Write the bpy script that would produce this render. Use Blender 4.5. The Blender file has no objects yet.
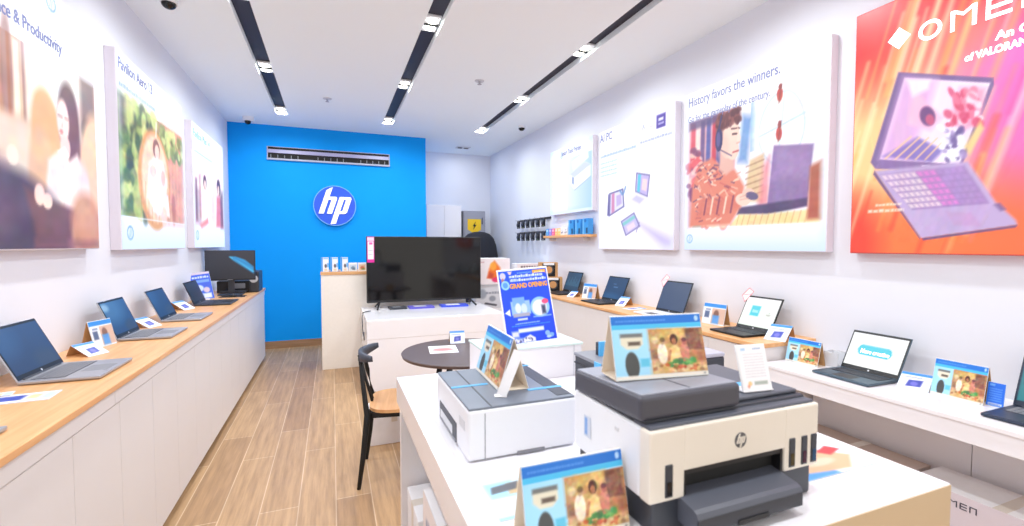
import bpy, bmesh, math, random
import numpy as np
from mathutils import Matrix, Vector

random.seed(7)
SC = bpy.context.scene
COL = SC.collection
R = math.radians

# ------------------------------------------------------------------ camera
cam_d = bpy.data.cameras.new('camera')
cam = bpy.data.objects.new('camera', cam_d)
COL.objects.link(cam)
cam.location = (0, 0, 1.5)
cam.rotation_euler = (R(90 - 2.255), 0, R(-21.4))
cam_d.sensor_width = 36
cam_d.lens = 458.5 / 1024 * 36
cam_d.clip_start = 0.05
cam_d.dof.use_dof = True
cam_d.dof.focus_distance = 3.2
cam_d.dof.aperture_fstop = 3.2
SC.camera = cam

# ------------------------------------------------------------------ view + sky
SC.view_settings.view_transform = 'Standard'
SC.view_settings.look = 'None'
SC.view_settings.gamma = 1
SC.view_settings.use_curve_mapping = False
SC.view_settings.exposure = 0.19
SC.cycles.use_denoising = True
SC.cycles.max_bounces = 10
SC.cycles.diffuse_bounces = 6
SC.cycles.sample_clamp_indirect = 6
LAMP_W = 12
WORLD = 1.15
world = bpy.data.worlds.new('daylight')
SC.world = world
world.use_nodes = True
world.node_tree.nodes['Background'].inputs[0].default_value = (1.0, 0.94, 0.86, 1)
world.node_tree.nodes['Background'].inputs[1].default_value = WORLD


# ------------------------------------------------------------------ helpers
def lin(c):
    o = []
    for v in c[:3]:
        v = v / 255.0
        o.append(v / 12.92 if v <= 0.04045 else ((v + 0.055) / 1.055) ** 2.4)
    return (*o, 1.0)


_m = {}


def mat(name, rgb, rough=0.5, metal=0.0, var=0.04, scale=30, bump=0.0, emit=0.0, coat=0.0, trans=0.0, spec=0.5):
    if name in _m:
        return _m[name]
    m = bpy.data.materials.new(name)
    m.use_nodes = True
    nt = m.node_tree
    b = nt.nodes['Principled BSDF']
    b.inputs['Roughness'].default_value = rough
    b.inputs['Metallic'].default_value = metal
    b.inputs['Specular IOR Level'].default_value = spec
    b.inputs['Coat Weight'].default_value = coat
    b.inputs['Transmission Weight'].default_value = trans
    tc = nt.nodes.new('ShaderNodeTexCoord')
    n = nt.nodes.new('ShaderNodeTexNoise')
    n.inputs['Scale'].default_value = scale
    n.inputs['Detail'].default_value = 3
    nt.links.new(tc.outputs['Object'], n.inputs['Vector'])
    mx = nt.nodes.new('ShaderNodeMix')
    mx.data_type = 'RGBA'
    c = lin(rgb)
    mx.inputs['A'].default_value = tuple(v * (1 - var) for v in c[:3]) + (1,)
    mx.inputs['B'].default_value = tuple(min(1, v * (1 + var)) for v in c[:3]) + (1,)
    nt.links.new(n.outputs['Fac'], mx.inputs['Factor'])
    nt.links.new(mx.outputs['Result'], b.inputs['Base Color'])
    if bump:
        bp = nt.nodes.new('ShaderNodeBump')
        bp.inputs['Strength'].default_value = bump
        bp.inputs['Distance'].default_value = 0.002
        nt.links.new(n.outputs['Fac'], bp.inputs['Height'])
        nt.links.new(bp.outputs['Normal'], b.inputs['Normal'])
    if emit:
        nt.links.new(mx.outputs['Result'], b.inputs['Emission Color'])
        b.inputs['Emission Strength'].default_value = emit
    _m[name] = m
    return m


def art_mat(name, emit=0.0, rough=0.35):
    """A printed or lit sheet: its colours are stored on the sheet's own points."""
    if name in _m:
        return _m[name]
    m = bpy.data.materials.new(name)
    m.use_nodes = True
    nt = m.node_tree
    b = nt.nodes['Principled BSDF']
    a = nt.nodes.new('ShaderNodeAttribute')
    a.attribute_name = 'Print'
    b.inputs['Roughness'].default_value = rough
    if emit:
        b.inputs['Base Color'].default_value = (0.02, 0.02, 0.02, 1)
        nt.links.new(a.outputs['Color'], b.inputs['Emission Color'])
        b.inputs['Emission Strength'].default_value = emit
    else:
        nt.links.new(a.outputs['Color'], b.inputs['Base Color'])
    _m[name] = m
    return m


def wood(name, c1, c2, axis='Y', rough=0.4, coat=0.0, scale=6.0):
    if name in _m:
        return _m[name]
    m = bpy.data.materials.new(name)
    m.use_nodes = True
    nt = m.node_tree
    b = nt.nodes['Principled BSDF']
    b.inputs['Roughness'].default_value = rough
    b.inputs['Coat Weight'].default_value = coat
    tc = nt.nodes.new('ShaderNodeTexCoord')
    mp = nt.nodes.new('ShaderNodeMapping')
    s = [scale * 4] * 3
    s['XYZ'.index(axis)] = scale * 0.25
    mp.inputs['Scale'].default_value = s
    n = nt.nodes.new('ShaderNodeTexNoise')
    n.inputs['Scale'].default_value = 1.6
    n.inputs['Detail'].default_value = 6
    n.inputs['Roughness'].default_value = 0.6
    nt.links.new(tc.outputs['Object'], mp.inputs['Vector'])
    nt.links.new(mp.outputs['Vector'], n.inputs['Vector'])
    cr = nt.nodes.new('ShaderNodeValToRGB')
    cr.color_ramp.elements[0].color = lin(c1)
    cr.color_ramp.elements[0].position = 0.3
    cr.color_ramp.elements[1].color = lin(c2)
    cr.color_ramp.elements[1].position = 0.7
    nt.links.new(n.outputs['Fac'], cr.inputs['Fac'])
    nt.links.new(cr.outputs['Color'], b.inputs['Base Color'])
    _m[name] = m
    return m


class G:
    """Collects shapes and links them as ONE mesh object."""

    def __init__(self):
        self.bm = bmesh.new()
        self.m = []

    def mi(self, m):
        if m not in self.m:
            self.m.append(m)
        return self.m.index(m)

    def _merge(self, b2, m, M=None, smooth=False):
        if M is not None:
            bmesh.ops.transform(b2, matrix=M, verts=b2.verts)
        i = self.mi(m)
        vm = {v: self.bm.verts.new(v.co) for v in b2.verts}
        for f in b2.faces:
            try:
                nf = self.bm.faces.new([vm[v] for v in f.verts])
                nf.material_index = i
                nf.smooth = smooth
            except ValueError:
                pass
        b2.free()

    def box(self, x0, x1, y0, y1, z0, z1, m, bev=0.0, seg=2, M=None):
        b2 = bmesh.new()
        bmesh.ops.create_cube(b2, size=1)
        bmesh.ops.scale(b2, vec=(x1 - x0, y1 - y0, z1 - z0), verts=b2.verts)
        bmesh.ops.translate(b2, vec=((x0 + x1) / 2, (y0 + y1) / 2, (z0 + z1) / 2), verts=b2.verts)
        if bev:
            bmesh.ops.bevel(b2, geom=b2.edges[:], offset=bev, segments=seg, affect='EDGES', profile=0.5)
        self._merge(b2, m, M)
        return self

    def cyl(self, p0, p1, r0, r1, m, n=20, M=None, smooth=True):
        p0, p1 = Vector(p0), Vector(p1)
        d = p1 - p0
        b2 = bmesh.new()
        bmesh.ops.create_cone(b2, cap_ends=True, segments=n, radius1=r0, radius2=r1, depth=d.length)
        q = Vector((0, 0, 1)).rotation_difference(d.normalized()).to_matrix().to_4x4()
        bmesh.ops.transform(b2, matrix=Matrix.Translation((p0 + p1) / 2) @ q, verts=b2.verts)
        self._merge(b2, m, M, False)
        return self

    def sphere(self, c, r, m, sx=1, sy=1, sz=1, n=18, M=None):
        b2 = bmesh.new()
        bmesh.ops.create_uvsphere(b2, u_segments=n, v_segments=n // 2 + 2, radius=r)
        bmesh.ops.scale(b2, vec=(sx, sy, sz), verts=b2.verts)
        bmesh.ops.translate(b2, vec=c, verts=b2.verts)
        self._merge(b2, m, M, True)
        return self

    def prism(self, pts, ext, m, M=None):
        """A flat polygon pushed out along a vector."""
        b2 = bmesh.new()
        e = Vector(ext)
        a = [b2.verts.new(p) for p in pts]
        c = [b2.verts.new(Vector(p) + e) for p in pts]
        b2.faces.new(a)
        b2.faces.new(c[::-1])
        k = len(a)
        for i in range(k):
            b2.faces.new((a[i], c[i], c[(i + 1) % k], a[(i + 1) % k]))
        bmesh.ops.recalc_face_normals(b2, faces=b2.faces[:])
        self._merge(b2, m, M)
        return self

    def tube(self, pts, r, m, n=10, M=None, flat=1.0):
        pts = [Vector(p) for p in pts]
        rs = r if isinstance(r, (list, tuple)) else [r] * len(pts)
        b2 = bmesh.new()
        rings = []
        up = Vector((0, 0, 1))
        for i, p in enumerate(pts):
            t = (pts[min(i + 1, len(pts) - 1)] - pts[max(i - 1, 0)]).normalized()
            u = up if abs(t.z) < 0.95 else Vector((1, 0, 0))
            s = t.cross(u).normalized()
            w = s.cross(t).normalized()
            rings.append([b2.verts.new(p + s * math.cos(a) * rs[i] * flat + w * math.sin(a) * rs[i])
                          for a in [2 * math.pi * k / n for k in range(n)]])
        for A, B in zip(rings, rings[1:]):
            for k in range(n):
                b2.faces.new((A[k], A[(k + 1) % n], B[(k + 1) % n], B[k]))
        b2.faces.new(rings[0][::-1])
        b2.faces.new(rings[-1])
        bmesh.ops.recalc_face_normals(b2, faces=b2.faces[:])
        self._merge(b2, m, M, True)
        return self

    def loft(self, rings, m, M=None, closed=True, smooth=True):
        b2 = bmesh.new()
        rr = [[b2.verts.new(p) for p in r] for r in rings]
        n = len(rr[0])
        for A, B in zip(rr, rr[1:]):
            for k in range(n if closed else n - 1):
                b2.faces.new((A[k], A[(k + 1) % n], B[(k + 1) % n], B[k]))
        if closed:
            b2.faces.new(rr[0][::-1])
            b2.faces.new(rr[-1])
        bmesh.ops.recalc_face_normals(b2, faces=b2.faces[:])
        self._merge(b2, m, M, smooth)
        return self

    def text(self, body, size, m, M, bold=0.0, depth=0.0008, align='LEFT', width=None, space=1.0, shear=0.0):
        """Lettering in the XY plane of M."""
        cu = bpy.data.curves.new('lettering', 'FONT')
        cu.body = body
        cu.size = size
        cu.offset = bold
        cu.extrude = depth
        cu.resolution_u = 3
        cu.space_character = space
        cu.shear = shear
        cu.align_x = align
        o = bpy.data.objects.new('lettering', cu)
        COL.objects.link(o)
        dg = bpy.context.evaluated_depsgraph_get()
        me = bpy.data.meshes.new_from_object(o.evaluated_get(dg))
        b2 = bmesh.new()
        b2.from_mesh(me)
        bpy.data.objects.remove(o)
        bpy.data.curves.remove(cu)
        bpy.data.meshes.remove(me)
        if width and b2.verts:
            xs = [v.co.x for v in b2.verts]
            s = width / (max(xs) - min(xs))
            bmesh.ops.scale(b2, vec=(s, 1, 1), verts=b2.verts)
        self._merge(b2, m, M)
        return self

    def build(self, name, parent=None, loc=None, rotz=0.0, label=None):
        bmesh.ops.recalc_face_normals(self.bm, faces=self.bm.faces[:])
        me = bpy.data.meshes.new(name)
        self.bm.to_mesh(me)
        self.bm.free()
        for m in self.m:
            me.materials.append(m)
        o = bpy.data.objects.new(name, me)
        COL.objects.link(o)
        if parent is not None:
            o.parent = parent
        if loc is not None:
            o.location = loc
        o.rotation_euler.z = rotz
        if label:
            o['label'] = label
        return o


def thing(name, label, cat, loc=(0, 0, 0), rotz=0.0, group=None):
    o = bpy.data.objects.new(name, None)
    COL.objects.link(o)
    o.empty_display_size = 0.1
    o.location = loc
    o.rotation_euler.z = rotz
    return tag(o, label, cat, group)


def tag(o, label, cat, group=None):
    o['label'] = label
    o['category'] = cat
    if group:
        o['group'] = group
    return o


def struct(o):
    o['kind'] = 'structure'
    return o


def bx(parent, name, x0, x1, y0, y1, z0, z1, m, bev=0.0, seg=2, M=None, label=None):
    return G().box(x0, x1, y0, y1, z0, z1, m, bev, seg, M).build(name, parent, label=label)


# ---- printed artwork: painted with numpy, stored as point colours of a fine sheet
class Canvas:
    def __init__(self, nx, ny, c=(255, 255, 255)):
        self.nx, self.ny = nx, ny
        self.a = np.empty((ny, nx, 3))
        self.a[:] = c
        self.X, self.Y = np.meshgrid(np.linspace(0, 1, nx), np.linspace(0, 1, ny))
        self.s = 0.7 / max(nx, ny)

    def _put(self, mask, c):
        mask = np.clip(mask, 0, 1)[..., None]
        self.a = self.a * (1 - mask) + np.array(c, float) * mask

    def rect(self, x0, y0, x1, y1, c, al=1.0, soft=None):
        s = soft or self.s
        d = np.minimum(np.minimum(self.X - x0, x1 - self.X), np.minimum(self.Y - y0, y1 - self.Y))
        self._put((d / s / 2 + 0.5) * (d > -s) * al if False else np.clip(d / s / 2 + 0.5, 0, 1) * al, c)
        return self

    def grad(self, x0, y0, x1, y1, ca, cb, ax=0):
        m = (self.X >= x0) & (self.X <= x1) & (self.Y >= y0) & (self.Y <= y1)
        t = (self.X - x0) / (x1 - x0) if ax == 0 else (self.Y - y0) / (y1 - y0)
        t = np.clip(t, 0, 1)[..., None]
        g = np.array(ca, float) * (1 - t) + np.array(cb, float) * t
        self.a[m] = g[m]
        return self

    def ell(self, cx, cy, rx, ry, c, al=1.0, soft=0.06, rot=0.0):
        dx, dy = self.X - cx, self.Y - cy
        r = R(rot)
        u = dx * math.cos(r) + dy * math.sin(r)
        v = -dx * math.sin(r) + dy * math.cos(r)
        q = np.sqrt((u / rx) ** 2 + (v / ry) ** 2)
        self._put(np.clip((1 - q) / max(soft, 1e-3) + 0.5, 0, 1) * al, c)
        return self

    def ring(self, cx, cy, rx, ry, w, c, al=1.0, soft=0.03):
        q = np.sqrt(((self.X - cx) / rx) ** 2 + ((self.Y - cy) / ry) ** 2)
        self._put(np.clip((w - np.abs(q - 1)) / soft + 0.5, 0, 1) * al, c)
        return self

    def poly(self, pts, c, al=1.0, soft=None):
        s = soft or self.s
        inside = np.zeros_like(self.X, bool)
        dist = np.full_like(self.X, 9.0)
        k = len(pts)
        for i in range(k):
            (xa, ya), (xb, yb) = pts[i], pts[(i + 1) % k]
            cond = (ya > self.Y) != (yb > self.Y)
            xi = (xb - xa) * (self.Y - ya) / ((yb - ya) or 1e-9) + xa
            inside ^= cond & (self.X < xi)
            L2 = (xb - xa) ** 2 + (yb - ya) ** 2 or 1e-9
            t = np.clip(((self.X - xa) * (xb - xa) + (self.Y - ya) * (yb - ya)) / L2, 0, 1)
            dist = np.minimum(dist, np.hypot(self.X - xa - t * (xb - xa), self.Y - ya - t * (yb - ya)))
        d = np.where(inside, dist, -dist)
        self._put(np.clip(d / s / 2 + 0.5, 0, 1) * al, c)
        return self

    def line(self, x0, y0, x1, y1, w, c, al=1.0, soft=None):
        s = soft or self.s
        L2 = (x1 - x0) ** 2 + (y1 - y0) ** 2 or 1e-9
        t = np.clip(((self.X - x0) * (x1 - x0) + (self.Y - y0) * (y1 - y0)) / L2, 0, 1)
        d = w / 2 - np.hypot(self.X - x0 - t * (x1 - x0), self.Y - y0 - t * (y1 - y0))
        self._put(np.clip(d / s / 2 + 0.5, 0, 1) * al, c)
        return self

    def grain(self, x0, y0, x1, y1, amp, seed=1, cells=(5, 11, 23)):
        """Uneven tones of a photograph: smooth random light and dark patches inside a rectangle."""
        rng = np.random.RandomState(seed)
        tot = np.zeros_like(self.a)
        for k in cells:
            gk = rng.uniform(-1, 1, (k, k, 3)) * np.array([1, .8, .8]) + rng.uniform(-1, 1, (k, k, 1))
            fx = np.clip((self.X - x0) / (x1 - x0), 0, 1) * (k - 1.001)
            fy = np.clip((self.Y - y0) / (y1 - y0), 0, 1) * (k - 1.001)
            ix, iy = fx.astype(int), fy.astype(int)
            tx, ty = (fx - ix)[..., None], (fy - iy)[..., None]
            tx, ty = tx * tx * (3 - 2 * tx), ty * ty * (3 - 2 * ty)
            tot += (gk[iy, ix] * (1 - tx) + gk[iy, ix + 1] * tx) * (1 - ty) + (gk[iy + 1, ix] * (1 - tx) + gk[iy + 1, ix + 1] * tx) * ty
        m = ((self.X >= x0) & (self.X <= x1) & (self.Y >= y0) & (self.Y <= y1))[..., None]
        self.a = np.clip(self.a + tot * amp * m, 0, 255)
        return self

    def scribble(self, x0, y0, x1, y1, c, al=0.8, n=24, seed=1):
        """A line of print too small to read."""
        rng = np.random.RandomState(seed)
        x = x0
        while x < x1:
            w = (x1 - x0) / n * rng.uniform(0.5, 1.4)
            self.rect(x, y0, min(x + w * 0.8, x1), y1 - (y1 - y0) * rng.uniform(0, .3), c, al)
            x += w
        return self

    def speckle(self, x0, y0, x1, y1, cols, n, r, seed=1, al=0.8):
        rng = np.random.RandomState(seed)
        for _ in range(n):
            self.ell(rng.uniform(x0, x1), rng.uniform(y0, y1), r * rng.uniform(.5, 1.4), r * rng.uniform(.5, 1.4),
                     cols[rng.randint(len(cols))], al, 0.6, rng.uniform(0, 180))
        return self


def sheet(name, parent, cv, M, w, h, m, label=None):
    """Links a canvas as a thin printed sheet, w by h, in the XY plane of M."""
    nx, ny = cv.nx, cv.ny
    xs = (cv.X * w).ravel()
    ys = (cv.Y * h).ravel()
    co = np.stack([xs, ys, np.zeros_like(xs)], 1)
    Mn = np.array(M)
    co = co @ Mn[:3, :3].T + Mn[:3, 3]
    idx = np.arange(nx * ny).reshape(ny, nx)
    q = np.stack([idx[:-1, :-1], idx[:-1, 1:], idx[1:, 1:], idx[1:, :-1]], -1).reshape(-1, 4)
    me = bpy.data.meshes.new(name)
    me.from_pydata(co.tolist(), [], q.tolist())
    at = me.attributes.new('Print', 'FLOAT_COLOR', 'POINT')
    c = np.clip(cv.a.reshape(-1, 3) / 255.0, 0, 1)
    l = np.where(c <= 0.04045, c / 12.92, ((c + 0.055) / 1.055) ** 2.4)
    buf = np.ones((nx * ny, 4), np.float32)
    buf[:, :3] = l
    at.data.foreach_set('color', buf.ravel())
    me.materials.append(m)
    o = bpy.data.objects.new(name, me)
    COL.objects.link(o)
    o.parent = parent
    if label:
        o['label'] = label
    return o


def frame(o, xdir, ydir):
    """Matrix with origin o whose X and Y run along xdir and ydir."""
    x = Vector(xdir).normalized()
    y = Vector(ydir).normalized()
    z = x.cross(y)
    M = Matrix((x, y, z)).transposed().to_4x4()
    M.translation = Vector(o)
    return M


def hp_letters(g, M, r, m, depth):
    """The slanted two-letter mark, in a circle of radius r."""
    def sh(pts, sk=0.33):
        return [M @ Vector(((x + sk * y) * r, y * r, 0)) for x, y in pts]
    ext = (M.to_3x3() @ Vector((0, 0, depth)))
    h = [(-.66, -.42), (-.41, -.42), (-.41, .3), (-.26, .3), (-.26, -.42), (-.01, -.42), (-.01, .36), (-.08, .46), (-.41, .46), (-.41, .95), (-.52, .9), (-.66, .78)]
    p = [(.09, -.97), (.34, -.93), (.34, -.42), (.62, -.42), (.7, -.34), (.7, .38), (.62, .46), (.09, .46)]
    hole = [(.34, -.28), (.45, -.28), (.45, .32), (.34, .32)]
    g.prism(sh(h), ext, m)
    # p with its counter left open: three strokes
    g.prism(sh([(.09, -.97), (.34, -.93), (.34, .46), (.09, .46)]), ext, m)
    g.prism(sh([(.34, .32), (.7, .32), (.7, .38), (.62, .46), (.34, .46)]), ext, m)
    g.prism(sh([(.45, -.28), (.7, -.28), (.7, .32), (.45, .32)]), ext, m)
    g.prism(sh([(.34, -.42), (.62, -.42), (.7, -.34), (.7, -.28), (.34, -.28)]), ext, m)


def omen_letters(g, M, s, m, depth, bold=1.0):
    """O M E N built from bars; each letter about 1 unit wide and high, times s."""
    ext = M.to_3x3() @ Vector((0, 0, depth))
    t = 0.2 * bold

    def P(pts, dx):
        g.prism([M @ Vector(((x + dx) * s, y * s, 0)) for x, y in pts], ext, m)
    # O
    n = 24
    for i in range(n):
        a, b = 2 * math.pi * i / n, 2 * math.pi * (i + 1) / n
        P([(.5 + .5 * math.cos(a), .5 + .5 * math.sin(a)), (.5 + .5 * math.cos(b), .5 + .5 * math.sin(b)),
           (.5 + (.5 - t) * math.cos(b), .5 + (.5 - t) * math.sin(b)), (.5 + (.5 - t) * math.cos(a), .5 + (.5 - t) * math.sin(a))], 0)
    # M
    dx = 1.33
    P([(0, 0), (t, 0), (t, 1), (0, 1)], dx)
    P([(1 - t, 0), (1, 0), (1, 1), (1 - t, 1)], dx)
    P([(t, 1), (t, 1 - t), (.5, .66 - t * .3), (1 - t, 1 - t), (1 - t, 1), (.5, .66 + t * .7)], dx)
    # E
    dx = 2.65
    P([(0, 0), (t, 0), (t, 1), (0, 1)], dx)
    for y in (0, .5 - t / 2, 1 - t):
        P([(t, y), (.9, y), (.9, y + t), (t, y + t)], dx)
    # N
    dx = 3.85
    P([(0, 0), (t, 0), (t, 1), (0, 1)], dx)
    P([(.9 - t, 0), (.9, 0), (.9, 1), (.9 - t, 1)], dx)
    P([(t, 1 - t), (.9 - t, 1 - t), (.9 - t, 1), (t, 1)], dx)


# ------------------------------------------------------------------ materials
WALL = mat('wall_paint', (228, 230, 239), 0.6, var=0.015, scale=3)
CEIL = mat('ceiling_paint', (244, 251, 255), 0.75, var=0.01, scale=2)
BLUE = mat('blue_wall_paint', (0, 158, 248), 0.65, var=0.03, scale=3, spec=.2)
WHITE = mat('white_laminate', (240, 238, 242), 0.28, var=0.015, scale=5)
GLOSS = mat('white_gloss_laminate', (246, 245, 250), 0.16, var=0.01, scale=5, coat=0.3)
CREAM = mat('tan_near_end', (214, 190, 156), 0.4, var=0.02, scale=5)
FRONT = mat('cabinet_front', (226, 222, 222), 0.45, var=0.015, scale=6)
SEAM = mat('dark_seam', (120, 110, 110), 0.8)
TOE = mat('plinth', (120, 95, 75), 0.6)
OAK = wood('oak_worktop', (216, 156, 100), (236, 184, 130), 'Y', 0.35)
OAKX = wood('oak_board', (206, 150, 98), (226, 176, 124), 'X', 0.4)
BASEB = wood('wood_skirting', (150, 112, 78), (176, 136, 100), 'X', 0.5)
BLACK = mat('black_plastic', (22, 22, 26), 0.4)
MATTE = mat('matt_black', (16, 16, 18), 0.7)
TRACK = mat('dark_track', (44, 42, 58), 0.6)
SLATE = mat('slate_plastic', (62, 66, 78), 0.5, bump=0.1, scale=400)
LID = mat('grey_lid', (112, 120, 134), 0.38, var=0.03)
LID2 = mat('dark_grey_lid', (84, 88, 100), 0.42, var=0.03)
GREY = mat('grey_plastic', (132, 134, 142), 0.4)
LGREY = mat('light_grey_plastic', (206, 208, 214), 0.4)
WPLA = mat('white_plastic', (232, 234, 240), 0.38, var=0.01)
CPLA = mat('cream_plastic', (232, 225, 214), 0.42, var=0.015)
SILVER = mat('silver_metal', (176, 178, 186), 0.35, 0.6)
CHAR = mat('charcoal_plastic', (52, 56, 66), 0.42)
NAVY = mat('dark_navy', (36, 48, 70), 0.4)
TAPE = mat('blue_film', (80, 176, 236), 0.3)
PAPER = mat('white_paper', (240, 240, 244), 0.6)
KRAFT = mat('kraft_card', (196, 152, 104), 0.75)
KRAFTL = mat('pale_card_back', (238, 224, 204), 0.75)
ACRYL = mat('clear_acrylic', (246, 248, 252), 0.15, trans=0.5)
GLASSG = mat('pale_green_glass', (226, 244, 240), 0.1, coat=.3)
DGLASS = mat('dark_glass', (8, 9, 13), 0.08, spec=.45)
ROUNDT = mat('dark_tabletop', (92, 78, 78), 0.4, var=0.08, scale=20)
LENS = mat('lamp_lens', (255, 252, 236), 0.4, emit=9.0)
LBOXSIDE = mat('lightbox_side', (222, 216, 226), 0.45, var=0.01)
LOGOBLUE = mat('logo_blue', (38, 92, 226), 0.35)
LOGOW = mat('logo_white', (250, 250, 255), 0.35, emit=0.35)
INK = mat('print_dark', (58, 62, 82), 0.6)
ART = art_mat('printed_art', 0, 0.4)
ARTLIT = art_mat('backlit_art', 1.04)
SCREEN = art_mat('screen_art', 0.9)
EMTXT = mat('backlit_slate_letters', (92, 98, 140), 0.5, emit=0.8, var=0)
EMWHITE = mat('backlit_white_letters', (255, 255, 255), 0.5, emit=1.0, var=0)
EMBLUE = mat('backlit_blue_letters', (120, 160, 214), 0.5, emit=0.9, var=0)
YELLOW = mat('yellow_sticker', (250, 204, 20), 0.5)

# ------------------------------------------------------------------ the room
LX, RX, CZ, BY, AY = -1.33, 2.86, 3.206, 7.40, 8.45
FY = -1.3


def floor_mat():
    m = bpy.data.materials.new('plank_floor')
    m.use_nodes = True
    nt = m.node_tree
    b = nt.nodes['Principled BSDF']
    tc = nt.nodes.new('ShaderNodeTexCoord')
    mp = nt.nodes.new('ShaderNodeMapping')
    mp.inputs['Rotation'].default_value = (0, 0, R(90))
    nt.links.new(tc.outputs['Object'], mp.inputs['Vector'])
    br = nt.nodes.new('ShaderNodeTexBrick')
    br.offset = 0.37
    br.inputs['Scale'].default_value = 1
    br.inputs['Brick Width'].default_value = 1.2
    br.inputs['Row Height'].default_value = 0.2
    br.inputs['Mortar Size'].default_value = 0.004
    br.inputs['Mortar Smooth'].default_value = 0.6
    br.inputs['Color1'].default_value = lin((168, 133, 96))
    br.inputs['Color2'].default_value = lin((190, 155, 116))
    br.inputs['Mortar'].default_value = lin((214, 188, 158))
    nt.links.new(mp.outputs['Vector'], br.inputs['Vector'])
    m2 = nt.nodes.new('ShaderNodeMapping')
    m2.inputs['Scale'].default_value = (26, 1.6, 1)
    nt.links.new(tc.outputs['Object'], m2.inputs['Vector'])
    n = nt.nodes.new('ShaderNodeTexNoise')
    n.inputs['Scale'].default_value = 1.3
    n.inputs['Detail'].default_value = 7
    n.inputs['Roughness'].default_value = 0.65
    nt.links.new(m2.outputs['Vector'], n.inputs['Vector'])
    cr = nt.nodes.new('ShaderNodeValToRGB')
    cr.color_ramp.elements[0].color = (0.62, 0.58, 0.54, 1)
    cr.color_ramp.elements[0].position = 0.32
    cr.color_ramp.elements[1].color = (1.08, 1.06, 1.04, 1)
    cr.color_ramp.elements[1].position = 0.62
    nt.links.new(n.outputs['Fac'], cr.inputs['Fac'])
    mx = nt.nodes.new('ShaderNodeMix')
    mx.data_type = 'RGBA'
    mx.blend_type = 'MULTIPLY'
    mx.inputs['Factor'].default_value = 0.8
    nt.links.new(br.outputs['Color'], mx.inputs['A'])
    nt.links.new(cr.outputs['Color'], mx.inputs['B'])
    nt.links.new(mx.outputs['Result'], b.inputs['Base Color'])
    b.inputs['Roughness'].default_value = 0.42
    return m


struct(G().box(LX - .15, RX + .15, FY, AY + .15, -0.12, 0, floor_mat()).build('floor'))
struct(G().box(LX - .15, LX, FY, AY + .15, 0, CZ + .2, WALL).build('wall_left'))
struct(G().box(RX, RX + .15, FY, AY + .15, 0, CZ + .2, WALL).build('wall_right'))
struct(G().box(LX, RX, AY, AY + .15, 0, CZ + .2, WALL).build('wall_alcove'))
g = G().box(LX, 1.415, BY, AY, 0, CZ, BLUE)
struct(g.build('wall_back'))
struct(G().box(LX, 1.415, BY - .012, BY, 0, .105, BASEB).build('baseboard_back'))

# ceiling slabs with three slots for the recessed light channels
SLOTS = (-0.583, 0.75, 2.105)
HW, SY1 = 0.072, 6.74
g = G()
xs = [LX - .15]
for s in SLOTS:
    xs += [s - HW, s + HW]
xs.append(RX + .15)
for i in range(0, len(xs), 2):
    g.box(xs[i], xs[i + 1], FY, SY1, CZ, CZ + .2, CEIL)
g.box(LX - .15, RX + .15, SY1, AY + .15, CZ, CZ + .2, CEIL)
struct(g.build('ceiling'))

# ---- recessed light channels and their lamps
LAMP_Y = (6.66, 5.13, 3.66, 2.15, 0.64)
names_x = ('left', 'middle', 'right')
desc = {0: 'light channel above left counter', 1: 'middle light channel', 2: 'light channel near right wall'}
dist = ('farthest lamp in the ', 'second lamp from the back in the ', 'third lamp from the back in the ')
ld = bpy.data.lights.new('spot_glow', 'AREA')
ld.shape = 'RECTANGLE'
ld.size = 0.1
ld.size_y = 0.22
ld.energy = LAMP_W
ld.spread = R(165)
ld.color = (0.93, 0.98, 1.0)
for k, s in enumerate(SLOTS):
    t = thing('light_channel', 'long dark recessed light channel in the white ceiling, the ' +
              ('one above the left counter' if k == 0 else 'middle one of the three' if k == 1 else 'one nearest the right wall'),
              'light channel', (s, 0, CZ), 0, 'recessed light channels')
    g = G()
    g.box(-HW + .004, HW - .004, FY, SY1 - .002, .05, .07, TRACK)
    g.build('back_plate', t)
    g = G()
    for sx in (-1, 1):
        a, b = sorted((sx * HW * .999, sx * (HW - .004)))
        g.box(a, b, FY, SY1 - .002, .0, .07, CEIL)
    g.build('side_wall', t)
    for j, y in enumerate(LAMP_Y):
        if y > 3:
            L = thing('downlight', 'bright twin ceiling lamp, ' + dist[j] + desc[k], 'lamp', (s, y, CZ), 0, 'twin lamps in the light channels')
            bx(L, 'housing', -.058, .058, -.13, .13, .03, .048, WPLA, .004)
            g = G()
            for dy in (-.06, .06):
                g.cyl((0, dy, .030), (0, dy, .024), .045, .042, LENS, 20)
            g.build('lens', L)
            g = G()
            g.box(-.055, .055, -.012, .012, .018, .03, MATTE, .003)
            g.build('divider', L)
        lo = bpy.data.objects.new('spot_glow', ld)
        COL.objects.link(lo)
        lo.location = (s, y, CZ + .016)

# ---- ceiling and high wall fittings
def dome(loc, label, r=.055):
    t = thing('dome_camera', label, 'camera', loc, 0, 'security cameras')
    G().cyl((0, 0, 0), (0, 0, -.03), r, r * .95, WPLA, 24).build('mount', t)
    G().sphere((0, 0, -.032), r * .82, DGLASS, 1, 1, .8).build('dome', t)


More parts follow.
